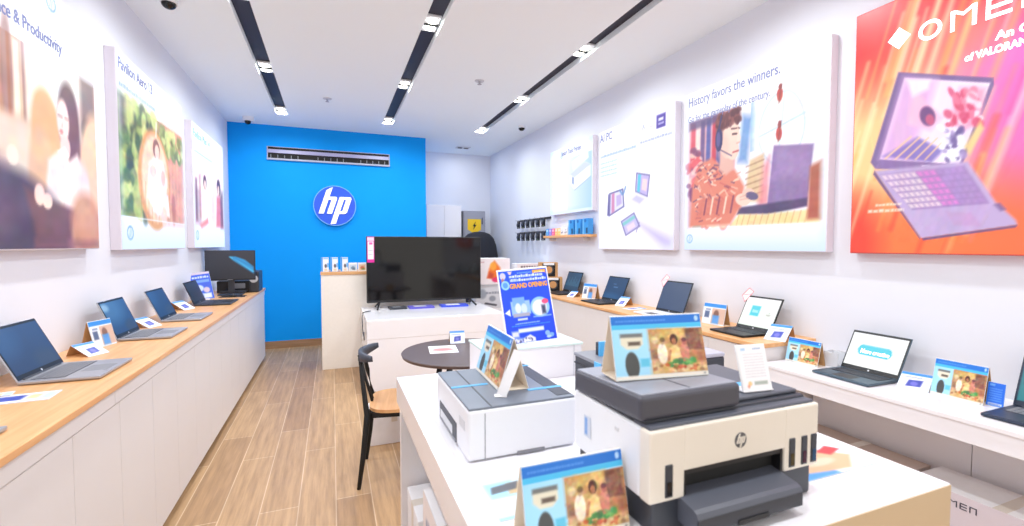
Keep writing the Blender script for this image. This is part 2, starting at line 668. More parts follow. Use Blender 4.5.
dome((-1.033, 3.90, CZ), 'small black dome camera on the ceiling above the second left poster')
dome((2.56, 6.15, CZ), 'small black dome camera on the ceiling near the right wall')
t = thing('dome_camera', 'small white wedge camera on the ceiling at the top of the blue wall', 'camera', (-1.02, 7.05, CZ), 0, 'security cameras')
G().cyl((0, 0, 0), (0, 0, -.06), .07, .075, WPLA, 20).build('mount', t)
G().sphere((0, -.035, -.068), .038, DGLASS, 1, 1, 1).build('dome', t)
for p, l in (((-.028, 5.83), 'tiny sprinkler head on the ceiling between the left and middle light channels'),
             ((1.451, 4.63), 'tiny sprinkler head on the ceiling between the middle and right light channels')):
    t = thing('sprinkler_head', l, 'sprinkler', (p[0], p[1], CZ), 0, 'ceiling sprinklers')
    G().cyl((0, 0, 0), (0, 0, -.008), .05, .045, LGREY, 20).build('plate', t)
    G().cyl((0, 0, -.008), (0, 0, -.035), .012, .008, SILVER, 10).cyl((0, 0, -.035), (0, 0, -.038), .022, .022, SILVER, 12).build('nozzle', t)
t = thing('downlight', 'small grey square twin downlight in the ceiling of the rear alcove', 'lamp', (2.155, 7.85, CZ))
bx(t, 'trim_ring', -.12, .12, -.08, .08, -.012, 0, LGREY, .003)
g = G()
for dx in (-.055, .055):
    g.cyl((dx, 0, -.012), (dx, 0, -.016), .045, .04, TRACK, 18)
g.build('lens', t)

la = bpy.data.lights.new('alcove_glow', 'AREA')
la.shape = 'RECTANGLE'
la.size, la.size_y, la.energy, la.color = .2, .1, 4.5, (.95, .99, 1.0)
lo = bpy.data.objects.new('alcove_glow', la)
COL.objects.link(lo)
lo.location = (2.155, 7.85, CZ - .02)

# air vent on the blue wall
t = thing('air_vent', 'long white-framed air conditioning vent set in the blue wall', 'air vent', (0, BY, 0))
vx0, vx1, vz0, vz1 = -.845, .85, 2.715, 2.905
g = G()
VF = mat('vent_frame', (178, 182, 200), .45)
g.box(vx0, vx1, -.014, 0, vz1 - .007, vz1, VF).box(vx0, vx1, -.03, 0, vz0, vz0 + .024, VF)
g.box(vx0, vx0 + .012, -.014, 0, vz0 + .024, vz1 - .007, VF).box(vx1 - .012, vx1, -.014, 0, vz0 + .024, vz1 - .007, VF)
g.build('frame', t)
bx(t, 'recess', vx0 + .012, vx1 - .012, -.004, 0, vz0 + .024, vz1 - .007, MATTE)
VANE = mat('lavender_vane', (170, 166, 200), 0.4)
G().box(vx0 + .014, vx1 - .014, -.018, -.008, -.027, .027, VANE, .003, M=Matrix.Translation((0, 0, 2.838)) @ Matrix.Rotation(R(-10), 4, 'X')).build('vane', t)
g = G()
for grp in (-.62, 0, .6):
    for i in range(5):
        x = grp + (i - 2) * .088
        g.box(x - .005, x + .005, -.012, -.004, vz0 + .032, vz0 + .075, GREY)
g.build('fins', t)

# the round mark on the blue wall
t = thing('wall_logo', 'round blue sign with slanted white letters on the blue wall', 'sign', (.047, BY, 2.085))
M = Matrix.Rotation(R(90), 4, 'X')
G().cyl((0, 0, 0), (0, -.035, 0), .298, .298, LOGOBLUE, 64).build('disc', t)
g = G()
n = 64
for i in range(n):
    a, b = 2 * math.pi * i / n, 2 * math.pi * (i + 1) / n
    g.prism([(math.cos(q) * r_, -.035, math.sin(q) * r_) for q, r_ in ((a, .298), (b, .298), (b, .288), (a, .288))], (0, -.004, 0), mat('logo_rim', (120, 190, 250), .35))
g.build('rim', t)
g = G()
hp_letters(g, Matrix.Translation((0, -.035, 0)) @ M, .285, LOGOW, .012)
g.build('letters', t)

# ------------------------------------------------------------------ backlit posters
BD = .06


def lightbox(side, y0, y1, z0, z1, label, cv, mat_side=LBOXSIDE):
    x = LX if side == 'left' else RX
    sg = 1 if side == 'left' else -1
    t = thing('lightbox_poster', label, 'poster', (x, (y0 + y1) / 2, z0), 0, 'backlit posters on the ' + side + ' wall')
    hw = (y1 - y0) / 2
    h = z1 - z0
    a, b = sorted((0, sg * BD))
    bx(t, 'frame', a, b, -hw, hw, 0, h, mat_side, .004)
    xf = sg * (BD + .0015)
    if side == 'left':
        M = frame((xf, -hw + .006, .006), (0, 1, 0), (0, 0, 1))
    else:
        M = frame((xf, hw - .006, .006), (0, -1, 0), (0, 0, 1))
    sheet('print', t, cv, M, 2 * hw - .012, h - .012, ARTLIT)
    return t, M @ Matrix.Translation((0, 0, .001)), 2 * hw - .012, h - .012


def write(t, M, body, size, m, x, y, w, bold):
    G().text(body, size, m, M @ Matrix.Translation((x, y, 0)), width=w, bold=bold).build('lettering', t)


def ring_mark(cv, x, y, r, asp, c=(110, 160, 220)):
    cv.ring(x, y, r, r * asp, .16, c, .8, .15)
    cv.line(x - r * .3, y - r * .5 * asp, x - r * .05, y + r * .6 * asp, r * .18, c, .7)
    cv.line(x + r * .1, y - r * .6 * asp, x + r * .35, y + r * .4 * asp, r * .18, c, .7)


def edge_glow(cv, c=(214, 230, 255), w=.03):
    for a in ((0, 0, w, 1), (1 - w, 0, 1, 1), (0, 0, 1, w), (0, 1 - w, 1, 1)):
        cv.rect(*a, c, .55, w)
    return cv


# left wall, nearest: woman with a tablet in an armchair
c = Canvas(150, 140, (250, 250, 255))
c.grad(0, .73, 1, 1, (244, 248, 255), (252, 250, 255))
c.grad(0, 0, 1, .73, (216, 168, 132), (232, 190, 164))
c.rect(0, .44, .42, .73, (190, 128, 96)).rect(.1, .5, .3, .71, (222, 178, 150)).rect(.0, .47, .07, .7, (96, 62, 66), .8)
c.ell(.36, .58, .035, .17, (128, 78, 84), .85, .4).ell(.44, .6, .03, .2, (146, 92, 90), .7, .4)
c.rect(.44, .42, .455, .73, (168, 92, 60)).rect(.47, .40, .5, .72, (250, 226, 206)).rect(.515, .42, .53, .73, (140, 70, 58))
c.rect(.535, .46, .88, .74, (252, 246, 246), 1, .03)
c.ell(.72, .74, .17, .18, (255, 255, 255), 1, .7)
c.rect(.885, .4, 1, .74, (128, 106, 108), .9, .02).ell(.95, .52, .06, .05, (90, 66, 66), .8, .5)
c.rect(.2, .20, .56, .46, (234, 200, 180), 1, .02).rect(.24, .22, .56, .44, (240, 212, 194), 1, .02)
c.X -= .045
c.ell(.60, .44, .09, .17, (238, 178, 128), 1, .25, 8).ell(.92, .36, .1, .24, (242, 200, 166), 1, .3, -6)
c.ell(.56, .25, .08, .2, (232, 186, 150), 1, .3)
c.ell(.745, .53, .075, .15, (104, 66, 74), 1, .3).ell(.775, .44, .05, .13, (120, 76, 84), .9, .4)
c.ell(.705, .515, .042, .085, (252, 222, 214), 1, .25).ell(.692, .468, .012, .009, (220, 130, 130), .9, .6).line(.675, .53, .70, .528, .006, (130, 84, 84), .8).line(.72, .53, .738, .528, .006, (130, 84, 84), .8).line(.70, .5, .698, .49, .005, (226, 170, 160), .8)
c.ell(.715, .41, .035, .05, (248, 212, 200), 1, .3)
c.poly([(.56, .12), (.6, .34), (.68, .39), (.74, .36), (.8, .4), (.88, .3), (.9, .1), (.74, .06)], (248, 230, 226), 1, .012).line(.70, .38, .69, .12, .006, (222, 196, 196), .8).line(.62, .3, .66, .16, .008, (228, 204, 204), .8).line(.84, .34, .80, .14, .008, (224, 198, 198), .8).poly([(.66, .385), (.70, .34), (.74, .38), (.71, .41)], (255, 248, 248), 1, .006)
c.ell(.66, .27, .05, .1, (244, 222, 222), .8, .5).ell(.84, .25, .05, .12, (240, 214, 214), .8, .5)
c.X += .045
c.ell(.38, -.02, .4, .3, (82, 62, 82), 1, .2).ell(.2, .15, .25, .2, (110, 82, 100), .8, .5)
c.poly([(.5, .22), (.56, .03), (.78, .03), (.82, .16), (.62, .19)], (118, 72, 74), 1, .015)
c.ell(.585, .2, .03, .04, (250, 214, 204), 1, .3).ell(.63, .18, .03, .03, (250, 214, 204), 1, .3)
c.ell(.9, .1, .12, .14, (206, 142, 104), .9, .4).rect(.55, 0, 1, .03, (150, 92, 84), .8, .02)
c.ell(.45, .32, .03, .035, (250, 232, 214), .9, .3)
c.grain(0, 0, 1, .73, 5, 3)
ring_mark(c, .70, .955, .028, 1.08)
t, M, W, H = lightbox('left', 2.0, 3.385, 1.477, 2.75, 'large poster of a woman in white sitting in an armchair, on the left wall', c)
write(t, M, 'Performance & Productivity', .082, EMTXT, .30, .985, .74, .0012)

# left wall, middle: woman in a hanging wicker chair in a garden
c = Canvas(140, 150, (252, 253, 255))
c.grad(0, .0, 1, .17, (214, 228, 250), (240, 240, 255), 1)
c.grad(0, .17, 1, .78, (120, 140, 70), (222, 160, 126))
c.rect(.58, .17, 1, .78, (230, 164, 134), 1, .05)
for i in range(6):
    c.line(.64 + i * .065, .17, .66 + i * .062, .78, .01, (206, 132, 104), .6)
c.speckle(0, .2, .5, .78, [(84, 110, 48), (160, 180, 80), (222, 226, 140), (60, 80, 44), (190, 200, 110)], 160, .05, 3)
c.rect(.0, .62, .08, .78, (70, 54, 74), .7, .03)
c.speckle(.55, .6, 1, .75, [(150, 160, 80), (220, 226, 150), (120, 130, 60)], 50, .035, 5)
c.ell(.47, .41, .25, .30, (222, 160, 92), 1, .1).ell(.48, .42, .21, .26, (248, 214, 180), 1, .15)
for k in range(9):
    c.line(.24 + k * .055, .15, .27 + k * .05, .38, .007, (190, 120, 60), .5)
c.line(.5, .68, .51, .76, .02, (250, 230, 220), .9)
c.ell(.5, .60, .055, .06, (150, 92, 76), 1, .3).ell(.51, .585, .036, .045, (250, 214, 200), 1, .3)
c.poly([(.34, .3), (.38, .5), (.46, .55), (.6, .54), (.66, .44), (.62, .26), (.5, .2)], (255, 246, 246), 1, .015)
c.ell(.44, .46, .05, .04, (246, 206, 190), .9, .4).ell(.6, .44, .04, .05, (240, 196, 180), .9, .4)
c.poly([(.4, .34), (.42, .22), (.7, .2), (.68, .34)], (252, 238, 240), 1, .01).ell(.6, .2, .05, .07, (246, 210, 196), .9, .4)
c.ell(.78, .26, .04, .1, (190, 110, 84), .8, .5)
c.grain(0, .17, 1, .78, 6, 5, (9, 19, 37))
c.rect(0, .165, 1, .172, (240, 244, 255), .8)
ring_mark(c, .1, .085, .035, .95)
edge_glow(c)
c.scribble(.02, .825, .5, .85, (110, 140, 200), .85, 30, 4)
t, M, W, H = lightbox('left', 3.69, 5.07, 1.466, 2.765, 'poster of a person in a hanging wicker chair in a garden, left wall', c)
write(t, M, 'Pavilion Aero 13', .105, EMTXT, .02, 1.175, .60, .0015)

# left wall, farthest
c = Canvas(130, 120, (252, 253, 255))
c.grad(0, 0, 1, .25, (222, 234, 252), (246, 246, 255), 1)
c.Y += .06
c.rect(.03, .25, .97, .74, (252, 236, 236))
c.rect(.03, .25, .2, .55, (206, 180, 186), 1, .03).rect(.05, .28, .1, .62, (120, 70, 80), .8, .02).rect(.16, .3, .2, .66, (190, 120, 120), .7, .02)
c.ell(.33, .62, .05, .06, (110, 62, 64), 1, .3).ell(.335, .6, .03, .04, (250, 214, 204), 1, .3)
c.poly([(.22, .26), (.26, .52), (.4, .55), (.48, .44), (.44, .26)], (250, 250, 255), 1, .02)
c.poly([(.5, .25), (.54, .5), (.62, .56), (.66, .25)], (250, 216, 210), 1, .02)
c.ell(.8, .63, .07, .08, (92, 54, 62), 1, .3).ell(.79, .6, .035, .05, (248, 210, 200), 1, .3)
c.poly([(.68, .25), (.72, .54), (.86, .56), (.95, .4), (.96, .25)], (228, 130, 140), 1, .02).rect(.86, .25, .97, .6, (90, 60, 74), .7, .04)
c.poly([(.15, .25), (.4, .32), (.42, .27), (.2, .22)], (230, 130, 120), .9, .02)
c.grain(.03, .25, .97, .74, 5, 6, (9, 19))
c.Y -= .06
ring_mark(c, .08, .1, .035, 1)
edge_glow(c)
c.scribble(.04, .77, .6, .79, (150, 176, 220), .6, 24, 8)
t, M, W, H = lightbox('left', 5.385, 6.76, 1.469, 2.73, 'pale poster of two people indoors, farthest poster on the left wall', c)
write(t, M, 'Pavilion Plus 14', .11, EMBLUE, .03, 1.11, .66, .001)

# right wall, farthest and smallest: a printer
c = Canvas(110, 90, (250, 252, 255))
c.grad(.45, .04, .99, .8, (230, 240, 255), (176, 206, 244), 0)
c.rect(.0, 0, .42, .8, (252, 253, 255), 1, .02)
c.poly([(.5, .44), (.62, .32), (.97, .46), (.97, .62), (.84, .68), (.5, .56)], (250, 252, 255), 1, .01)
c.poly([(.5, .56), (.84, .68), (.97, .62), (.62, .5)], (206, 214, 232), 1, .01)
c.poly([(.56, .42), (.6, .4), (.6, .5), (.56, .52)], (110, 130, 180), .8, .01)
c.poly([(.55, .74), (.58, .6), (.92, .72), (.9, .84)], (240, 244, 252), 1, .01)
c.line(.62, .32, .97, .46, .015, (160, 178, 214), .8)
for i in range(5):
    c.scribble(.05, .62 - i * .09, .34, .635 - i * .09, (200, 212, 236), .7, 12, 20 + i)
ring_mark(c, .3, .88, .03, 1.2)
edge_glow(c, (176, 210, 250), .05)
t, M, W, H = lightbox('right', 4.60, 5.70, 1.90, 2.765, 'small pale blue poster of a white printer, farthest on the right wall', c)
write(t, M, 'Smart Tank Printer', .085, EMTXT, .32, .745, .51, .001)

# right wall: three devices
c = Canvas(130, 150, (253, 252, 255))
c.grad(0, 0, 1, .5, (250, 246, 255), (253, 253, 255), 1)
c.poly([(.5, .24), (1, .08), (1, .0), (.9, .0)], (190, 176, 226), .8, .04).poly([(0, .1), (.4, .3), (.0, .06)], (228, 220, 246), .6, .03)
c.scribble(.02, .775, .55, .797, (140, 170, 222), .8, 22, 31).scribble(.6, .79, .97, .81, (150, 160, 200), .8, 14, 32)
for i in range(4):
    c.scribble(.02, .72 - i * .035, .28, .735 - i * .035, (150, 190, 236), .7, 10, 33 + i)


def device(cv, pts, rim, fills):
    cv.poly(pts, rim, 1, .006)
    cx = sum(p[0] for p in pts) / 4
    cy = sum(p[1] for p in pts) / 4
    q = [(cx + (x - cx) * .86, cy + (y - cy) * .86) for x, y in pts]
    cv.poly(q, fills[0], 1, .005)
    a, b, d, e = q
    mid = lambda u, v, k: (u[0] + (v[0] - u[0]) * k, u[1] + (v[1] - u[1]) * k)
    cv.poly([mid(a, b, .1), mid(a, b, .35), mid(e, d, .35), mid(e, d, .1)], fills[1], .9, .006)
    cv.poly([mid(mid(a, b, .5), mid(e, d, .5), .2), mid(mid(a, b, .9), mid(e, d, .9), .2), mid(mid(a, b, .9), mid(e, d, .9), .8), mid(mid(a, b, .5), mid(e, d, .5), .8)], fills[2], .9, .006)


device(c, [(.54, .438), (.703, .382), (.73, .547), (.553, .586)], (120, 112, 168), ((196, 180, 230), (90, 200, 220), (250, 214, 214)))
c.poly([(.429, .391), (.54, .438), (.703, .382), (.68, .35), (.589, .313)], (236, 230, 248), 1, .006).poly([(.50, .385), (.56, .41), (.66, .375), (.6, .345)], (204, 198, 230), 1, .008)
device(c, [(.167, .271), (.396, .336), (.376, .484), (.172, .465)], (96, 90, 150), ((226, 222, 246), (206, 130, 170), (190, 170, 220)))
c.poly([(.167, .271), (.172, .465), (.15, .455), (.135, .28)], (110, 100, 156), 1, .006)
device(c, [(.344, .222), (.416, .102), (.614, .173), (.532, .285)], (120, 112, 168), ((200, 190, 232), (130, 200, 200), (236, 214, 230)))
c.line(.56, .13, .6, .2, .01, (150, 140, 190), 1).line(.33, .47, .36, .44, .02, (110, 150, 200), .9).line(.38, .44, .41, .49, .02, (120, 150, 200), .9)
ring_mark(c, .5, .89, .03, .9, (206, 214, 232))
c.line(.62, .88, .64, .92, .012, (170, 170, 206), .9).line(.64, .92, .66, .89, .012, (170, 170, 206), .9).rect(.715, .885, .76, .9, (214, 206, 236))
c.rect(.795, .86, .9, .955, (76, 56, 164), 1, .006).rect(.82, .91, .875, .93, (250, 250, 255), .9).scribble(.82, .885, .88, .897, (230, 226, 250), .9, 5, 50)
edge_glow(c, (220, 224, 255), .03)
t, M, W, H = lightbox('right', 3.24, 4.465, 1.452, 2.755, 'white poster showing three small computers, second from the back on the right wall', c)
write(t, M, 'AI PC', .12, EMTXT, .014, 1.175, .235, .001)

# right wall: young man gaming at a laptop
c = Canvas(190, 190, (251, 250, 255))
c.grad(0, 0, 1, .14, (206, 222, 248), (244, 244, 255), 1)
c.X = np.interp(c.X, [0, .136, .39, .48, .66, .925, 1], [0, .09, .29, .40, .59, .9, .95])
c.Y = np.interp(c.Y, [0, .14, .213, .284, .487, .549, .676, .811, 1], [0, .135, .21, .27, .45, .505, .63, .74, 1])
c.rect(.02, .135, .94, .74, (247, 240, 247))
c.poly([(.02, .135), (.02, .74), (.36, .74), (.32, .3)], (222, 168, 178), 1, .01)
for i, (x, cc) in enumerate(((.03, (206, 80, 100)), (.06, (250, 220, 214)), (.09, (104, 76, 132)), (.13, (74, 84, 160)), (.17, (196, 56, 76)), (.2, (60, 66, 140)), (.23, (232, 120, 120)))):
    c.poly([(x, .5), (x + .005, .73), (x + .032, .73), (x + .03, .45)], cc, .9, .006)
c.rect(.02, .70, .25, .745, (92, 78, 122), .8, .01)
c.speckle(.02, .3, .1, .6, [(220, 90, 100), (250, 210, 200), (130, 70, 110)], 40, .02, 6)
c.poly([(.36, .46), (.4, .70), (.47, .68), (.44, .45)], (110, 150, 206), .9, .02).rect(.33, .5, .36, .72, (214, 230, 244), .8, .02)
c.grad(.46, .5, .5, .74, (160, 196, 236), (236, 240, 252))
c.ring(.68, .58, .16, .165, .035, (206, 222, 236), .95, .06).line(.53, .57, .84, .63, .012, (196, 216, 230), .9).line(.66, .42, .7, .74, .012, (206, 222, 236), .8)
for y in (.74, .56):
    c.ell(.665, y, .022, .035, (190, 66, 66), .95, .3).ell(.668, y + .045, .014, .02, (150, 60, 60), .95, .3).line(.66, y - .04, .68, y + .06, .005, (130, 70, 70), .9)
c.poly([(.42, .26), (.46, .46), (.56, .48), (.56, .25)], (226, 194, 158), 1, .01)
for i in range(6):
    c.line(.43, .28 + i * .03, .56, .3 + i * .03, .007, (160, 110, 90), .6)
c.poly([(.52, .22), (.56, .42), (.6, .46), (.6, .24)], (226, 130, 140), .8, .02)
# laptop
c.poly([(.59, .235), (.63, .505), (.9, .475), (.87, .235)], (142, 116, 166), 1, .006)
c.poly([(.64, .48), (.885, .455), (.87, .35), (.62, .36)], (162, 136, 186), .7, .03)
c.poly([(.36, .2), (.38, .235), (.87, .25), (.87, .215), (.6, .19)], (84, 70, 108), 1, .006)
c.poly([(.3, .14), (.38, .2), (.6, .19), (.9, .2), (.93, .17), (.93, .135), (.3, .135)], (240, 214, 158), 1, .008)
for i in range(12):
    c.line(.36 + i * .045, .14, .38 + i * .045, .195, .008, (206, 160, 110), .6)
c.speckle(.08, .14, .3, .25, [(250, 226, 200), (220, 120, 110), (250, 240, 220)], 40, .02, 13)
c.poly([(.87, .15), (.88, .38), (.93, .4), (.93, .15)], (176, 96, 78), 1, .012)
c.rect(.055, .14, .1, .19, (90, 190, 170), .9, .01)
c.grain(.02, .135, .94, .74, 3.5, 9, (9, 21, 41))
c.X, c.Y = np.meshgrid(np.linspace(0, 1, c.nx), np.linspace(0, 1, c.ny))
# the young man, painted over the rest
c.poly([(.05, .145), (.07, .40), (.13, .535), (.24, .56), (.33, .49), (.43, .46), (.50, .36), (.48, .25), (.40, .15)], (222, 132, 112), 1, .012)
rng = np.random.RandomState(11)
for i in range(150):
    x, y = rng.uniform(.07, .44), rng.uniform(.17, .54)
    if y < .55 - max(0, x - .22) * .55 and y < .30 + (x - .04) * 2.6 and not (y < .30 and x > .30):
        c.line(x, y, x + rng.uniform(.015, .05), y + rng.uniform(-.035, .02), rng.uniform(.006, .012), [(132, 66, 92), (252, 230, 210), (206, 96, 96), (98, 66, 108), (246, 206, 180), (226, 140, 120)][i % 6], .75)
c.poly([(.10, .20), (.16, .34), (.30, .30), (.46, .31), (.47, .25), (.30, .20)], (214, 120, 104), .9, .02)
for k in range(5):
    c.line(.18 + k * .055, .22, .20 + k * .055, .31, .014, [(132, 66, 92), (252, 230, 210)][k % 2], .8)
c.poly([(.30, .48), (.32, .60), (.41, .56), (.42, .47), (.36, .44)], (226, 178, 166), 1, .01)
c.ell(.375, .66, .082, .125, (246, 210, 196), 1, .1).ell(.41, .575, .045, .055, (246, 208, 194), 1, .15).ell(.452, .635, .014, .028, (248, 216, 204), 1, .2)
c.ell(.33, .60, .05, .08, (230, 184, 172), .5, .6)
c.poly([(.27, .62), (.275, .76), (.32, .80), (.40, .815), (.46, .79), (.465, .75), (.42, .735), (.36, .735), (.325, .70), (.32, .63)], (122, 66, 72), 1, .012)
c.speckle(.28, .73, .47, .805, [(104, 54, 62), (146, 84, 82), (92, 46, 58)], 46, .017, 9)
c.ell(.297, .655, .030, .068, (60, 54, 104), 1, .12).ell(.292, .66, .016, .045, (96, 90, 146), .9, .3).line(.292, .71, .315, .79, .014, (60, 54, 104), 1)
c.line(.395, .70, .435, .695, .008, (96, 54, 60), 1).line(.405, .668, .435, .664, .010, (70, 44, 56), 1).line(.448, .695, .458, .69, .007, (96, 54, 60), 1)
c.line(.41, .563, .45, .566, .010, (190, 96, 100), 1).line(.437, .61, .458, .612, .006, (206, 150, 140), .9).line(.30, .60, .40, .545, .006, (60, 54, 104), .9)
c.ell(.49, .285, .055, .034, (246, 206, 190), 1, .15, -12).ell(.53, .315, .045, .03, (240, 196, 182), 1, .15, -10).ell(.555, .30, .045, .022, (104, 92, 130), 1, .2, -14).line(.47, .30, .52, .31, .005, (206, 150, 140), .8).line(.47, .285, .53, .29, .005, (206, 150, 140), .8)
ring_mark(c, .05, .07, .025, 1, (120, 170, 230))
edge_glow(c, (206, 226, 255), .025)
t, M, W, H = lightbox('right', 1.9, 3.115, 1.455, 2.765, 'poster of a young man with headphones gaming on a laptop, right wall', c)
write(t, M, 'History favors the winners.', .105, EMTXT, .025, 1.185, .84, .0004)
write(t, M, 'Go for the gameplay of the century.', .075, EMTXT, .025, 1.055, .77, .0002)

# right wall, nearest: red and orange poster with a gaming laptop
c = Canvas(230, 230, (240, 70, 60))
c.grad(0, 0, 1, 1, (250, 120, 70), (236, 70, 150), 0)
c.ell(.1, .45, .36, .5, (255, 214, 150), .9, 1.3).ell(.02, .98, .3, .3, (228, 40, 46), .95, 1.0).ell(.62, .6, .25, .4, (240, 110, 200), .9, 1.2).ell(1, .5, .35, .5, (236, 90, 190), .85, 1.1).ell(.4, .98, .3, .2, (236, 60, 66), .8, 1.0)
c.ell(.4, .04, .5, .2, (250, 110, 50), .85, 1.0).ell(.0, .04, .12, .2, (226, 50, 40), .8, 1.0).ell(.36, .78, .14, .1, (250, 130, 110), .6, 1.0)
rng = np.random.RandomState(4)
for i in range(70):
    x = rng.uniform(-.3, .75)
    y0 = rng.uniform(-.15, .75)
    L_ = rng.uniform(.2, .6)
    w = rng.uniform(.003, .022)
    cc = [(255, 240, 190), (255, 150, 80), (255, 222, 170), (232, 56, 40), (255, 190, 110)][i % 5] if x < .35 else [(255, 180, 226), (255, 130, 140), (255, 224, 220), (255, 170, 110), (232, 80, 160)][i % 5]
    c.line(x, y0, x + L_ * .30, y0 + L_, w, cc, .6, .01)
# laptop in the picture (u 0 = far edge, toward the viewer's right = 1)
X0, Y0 = c.X, c.Y


def warp(dst, src):
    A = []
    for (x, y), (u, v) in zip(dst, src):
        A += [[x, y, 1, 0, 0, 0, -u * x, -u * y, -u], [0, 0, 0, x, y, 1, -v * x, -v * y, -v]]
    H_ = np.linalg.svd(np.array(A))[2][-1].reshape(3, 3)
    q = H_[2, 0] * X0 + H_[2, 1] * Y0 + H_[2, 2]
    c.X, c.Y = (H_[0, 0] * X0 + H_[0, 1] * Y0 + H_[0, 2]) / q, (H_[1, 0] * X0 + H_[1, 1] * Y0 + H_[1, 2]) / q


warp([(.111, .381), (.196, .685), (.472, .583), (.39, .319)], [(.125, .385), (.262, .755), (.64, .775), (.495, .365)])
c.poly([(.10, .34), (.085, .37), (.24, .775), (.655, .80), (.66, .77), (.5, .33)], (122, 96, 150), 1, .004)
c.poly([(.125, .385), (.262, .755), (.64, .775), (.495, .365)], (246, 222, 244), 1, .004)
c.poly([(.125, .385), (.262, .755), (.4, .762), (.3, .5), (.31, .375)], (220, 170, 220), .9, .02)
c.poly([(.14, .40), (.3, .5), (.42, .44), (.36, .375)], (130, 110, 190), .9, .01)
for i in range(5):
    c.line(.15 + i * .045, .39, .27 + i * .04, .5, .008, (250, 200, 160), .8)
c.poly([(.26, .56), (.29, .72), (.42, .6), (.36, .53)], (250, 190, 220), .9, .01).poly([(.27, .75), (.29, .68), (.36, .72), (.37, .76)], (250, 230, 246), .9, .01)
c.ell(.35, .60, .035, .045, (100, 60, 120), .9, .3).ell(.36, .585, .02, .025, (206, 90, 130), .9, .4)
c.poly([(.46, .62), (.5, .74), (.62, .75), (.6, .58), (.5, .54)], (250, 160, 190), .9, .015)
c.speckle(.44, .56, .6, .74, [(214, 70, 110), (255, 230, 240), (240, 130, 160)], 30, .02, 3)
c.poly([(.4, .385), (.44, .52), (.5, .56), (.53, .48), (.5, .38)], (240, 236, 252), 1, .01)
c.speckle(.41, .38, .52, .55, [(110, 90, 150), (255, 250, 255), (170, 150, 200)], 26, .018, 8)
c.poly([(.52, .46), (.6, .6), (.62, .56), (.55, .42)], (240, 210, 140), .9, .01)
c.poly([(.10, .34), (.125, .385), (.495, .365), (.5, .33)], (140, 110, 166), 1, .004).rect(.31, .352, .35, .36, (230, 220, 246), .9)
warp([(.092, .338), (.417, .327), (.561, .097), (.271, .061)], [(.10, .34), (.5, .325), (.80, .11), (.345, .06)])
c.poly([(.10, .34), (.5, .325), (.66, .20), (.78, .13), (.80, .11), (.36, .055), (.345, .06)], (190, 166, 210), 1, .005)
c.poly([(.125, .325), (.49, .315), (.64, .195), (.29, .19)], (158, 126, 184), 1, .005)
for r_ in range(6):
    for k in range(13):
        u, v = (k + .08) / 13.2, (r_ + .12) / 6.2
        u2, v2 = (k + .86) / 13.2, (r_ + .84) / 6.2

        def q(a, b):
            xa, ya = .125 + (.29 - .125) * b, .325 + (.19 - .325) * b
            xb, yb = .49 + (.64 - .49) * b, .315 + (.195 - .315) * b
            return (xa + (xb - xa) * a, ya + (yb - ya) * a)
        mixc = (238, 214, 226) if k < 6 else (226, 130, 210) if k < 9 else (176, 140, 200)
        c.poly([q(u, v), q(u2, v), q(u2, v2), q(u, v2)], mixc, .9, .004)
c.poly([(.46, .175), (.58, .165), (.65, .11), (.52, .115)], (190, 156, 202), 1, .006)
c.poly([(.36, .055), (.80, .11), (.8, .10), (.365, .042)], (104, 76, 126), 1, .004)
c.poly([(.10, .34), (.345, .06), (.35, .045), (.09, .33)], (110, 80, 130), 1, .004)
c.poly([(.66, .19), (.7, .165), (.72, .17), (.68, .195)], (126, 96, 150), .9, .005)
c.grain(.1, .03, .66, .8, 2.5, 9, (9, 21, 41))
c.X, c.Y = X0, Y0
c.scribble(.1, .19, .2, .2, (255, 240, 220), .8, 6, 60).scribble(.07, .165, .21, .178, (255, 240, 220), .8, 8, 61)
t, M, W, H = lightbox('right', .52, 1.765, 1.452, 2.80, 'red and orange poster of a gaming laptop, nearest the camera on the right wall', c, mat('red_lightbox_side', (214, 90, 84), .5))
g = G()
g.prism([M @ Vector(p) for p in ((.160, 1.130, 0), (.212, 1.186, 0), (.264, 1.130, 0), (.212, 1.074, 0))], M.to_3x3() @ Vector((0, 0, .001)), EMWHITE)
g.build('diamond', t)
g = G()
omen_letters(g, M @ Matrix.Translation((.298, 1.068, 0)), .098, EMWHITE, .001, .85)
g.build('lettering', t)
write(t, M, 'An Official Partner', .052, EMWHITE, .595, .965, .40, .002)
write(t, M, 'of VALORANT', .046, EMWHITE, .488, .908, .235, .002)

# ------------------------------------------------------------------ left counter
CL = .94
t = thing('counter_worktop', 'long oak counter worktop along the left wall with a white fascia', 'worktop', (LX, 3.4, 0))
G().box(.001, .512, -3.3, 3.33, CL - .026, CL, OAK, .003).build('top', t)
g = G()
for a, b in ((-3.3, -1.1), (-1.097, 1.1), (1.103, 3.325)):
    g.box(.001, .500, a, b, CL - .088, CL - .026, FRONT, .0015)
g.build('fascia', t, label='white fascia under the oak top')
UW = .745
ul = ('white two-door base cabinet under the nearest laptop corner, left wall', 'white two-door base cabinet under the large grey laptop, left wall',
      'white two-door base cabinet under the leaning leaflets, left wall', 'white two-door base cabinet under the second grey laptop, left wall',
      'white two-door base cabinet under the third grey laptop, left wall', 'white two-door base cabinet under the dark laptop, left wall',
      'white two-door base cabinet under the monitor, at the far end of the left wall')


def cabinet(loc, rotz, w, d, h, label, group, nd=2):
    t = thing('base_cabinet', label, 'cabinet', loc, rotz, group)
    bx(t, 'body', -w / 2 + .001, w / 2 - .001, .02, d, .07, h, FRONT)
    bx(t, 'plinth', -w / 2 + .001, w / 2 - .001, .03, d - .02, 0, .07, TOE)
    for i in range(nd):
        a = -w / 2 + i * w / nd
        bx(t, 'door', a + .001, a + w / nd - .001, 0, .02, .05, h - .004, FRONT, .0015)
    return t


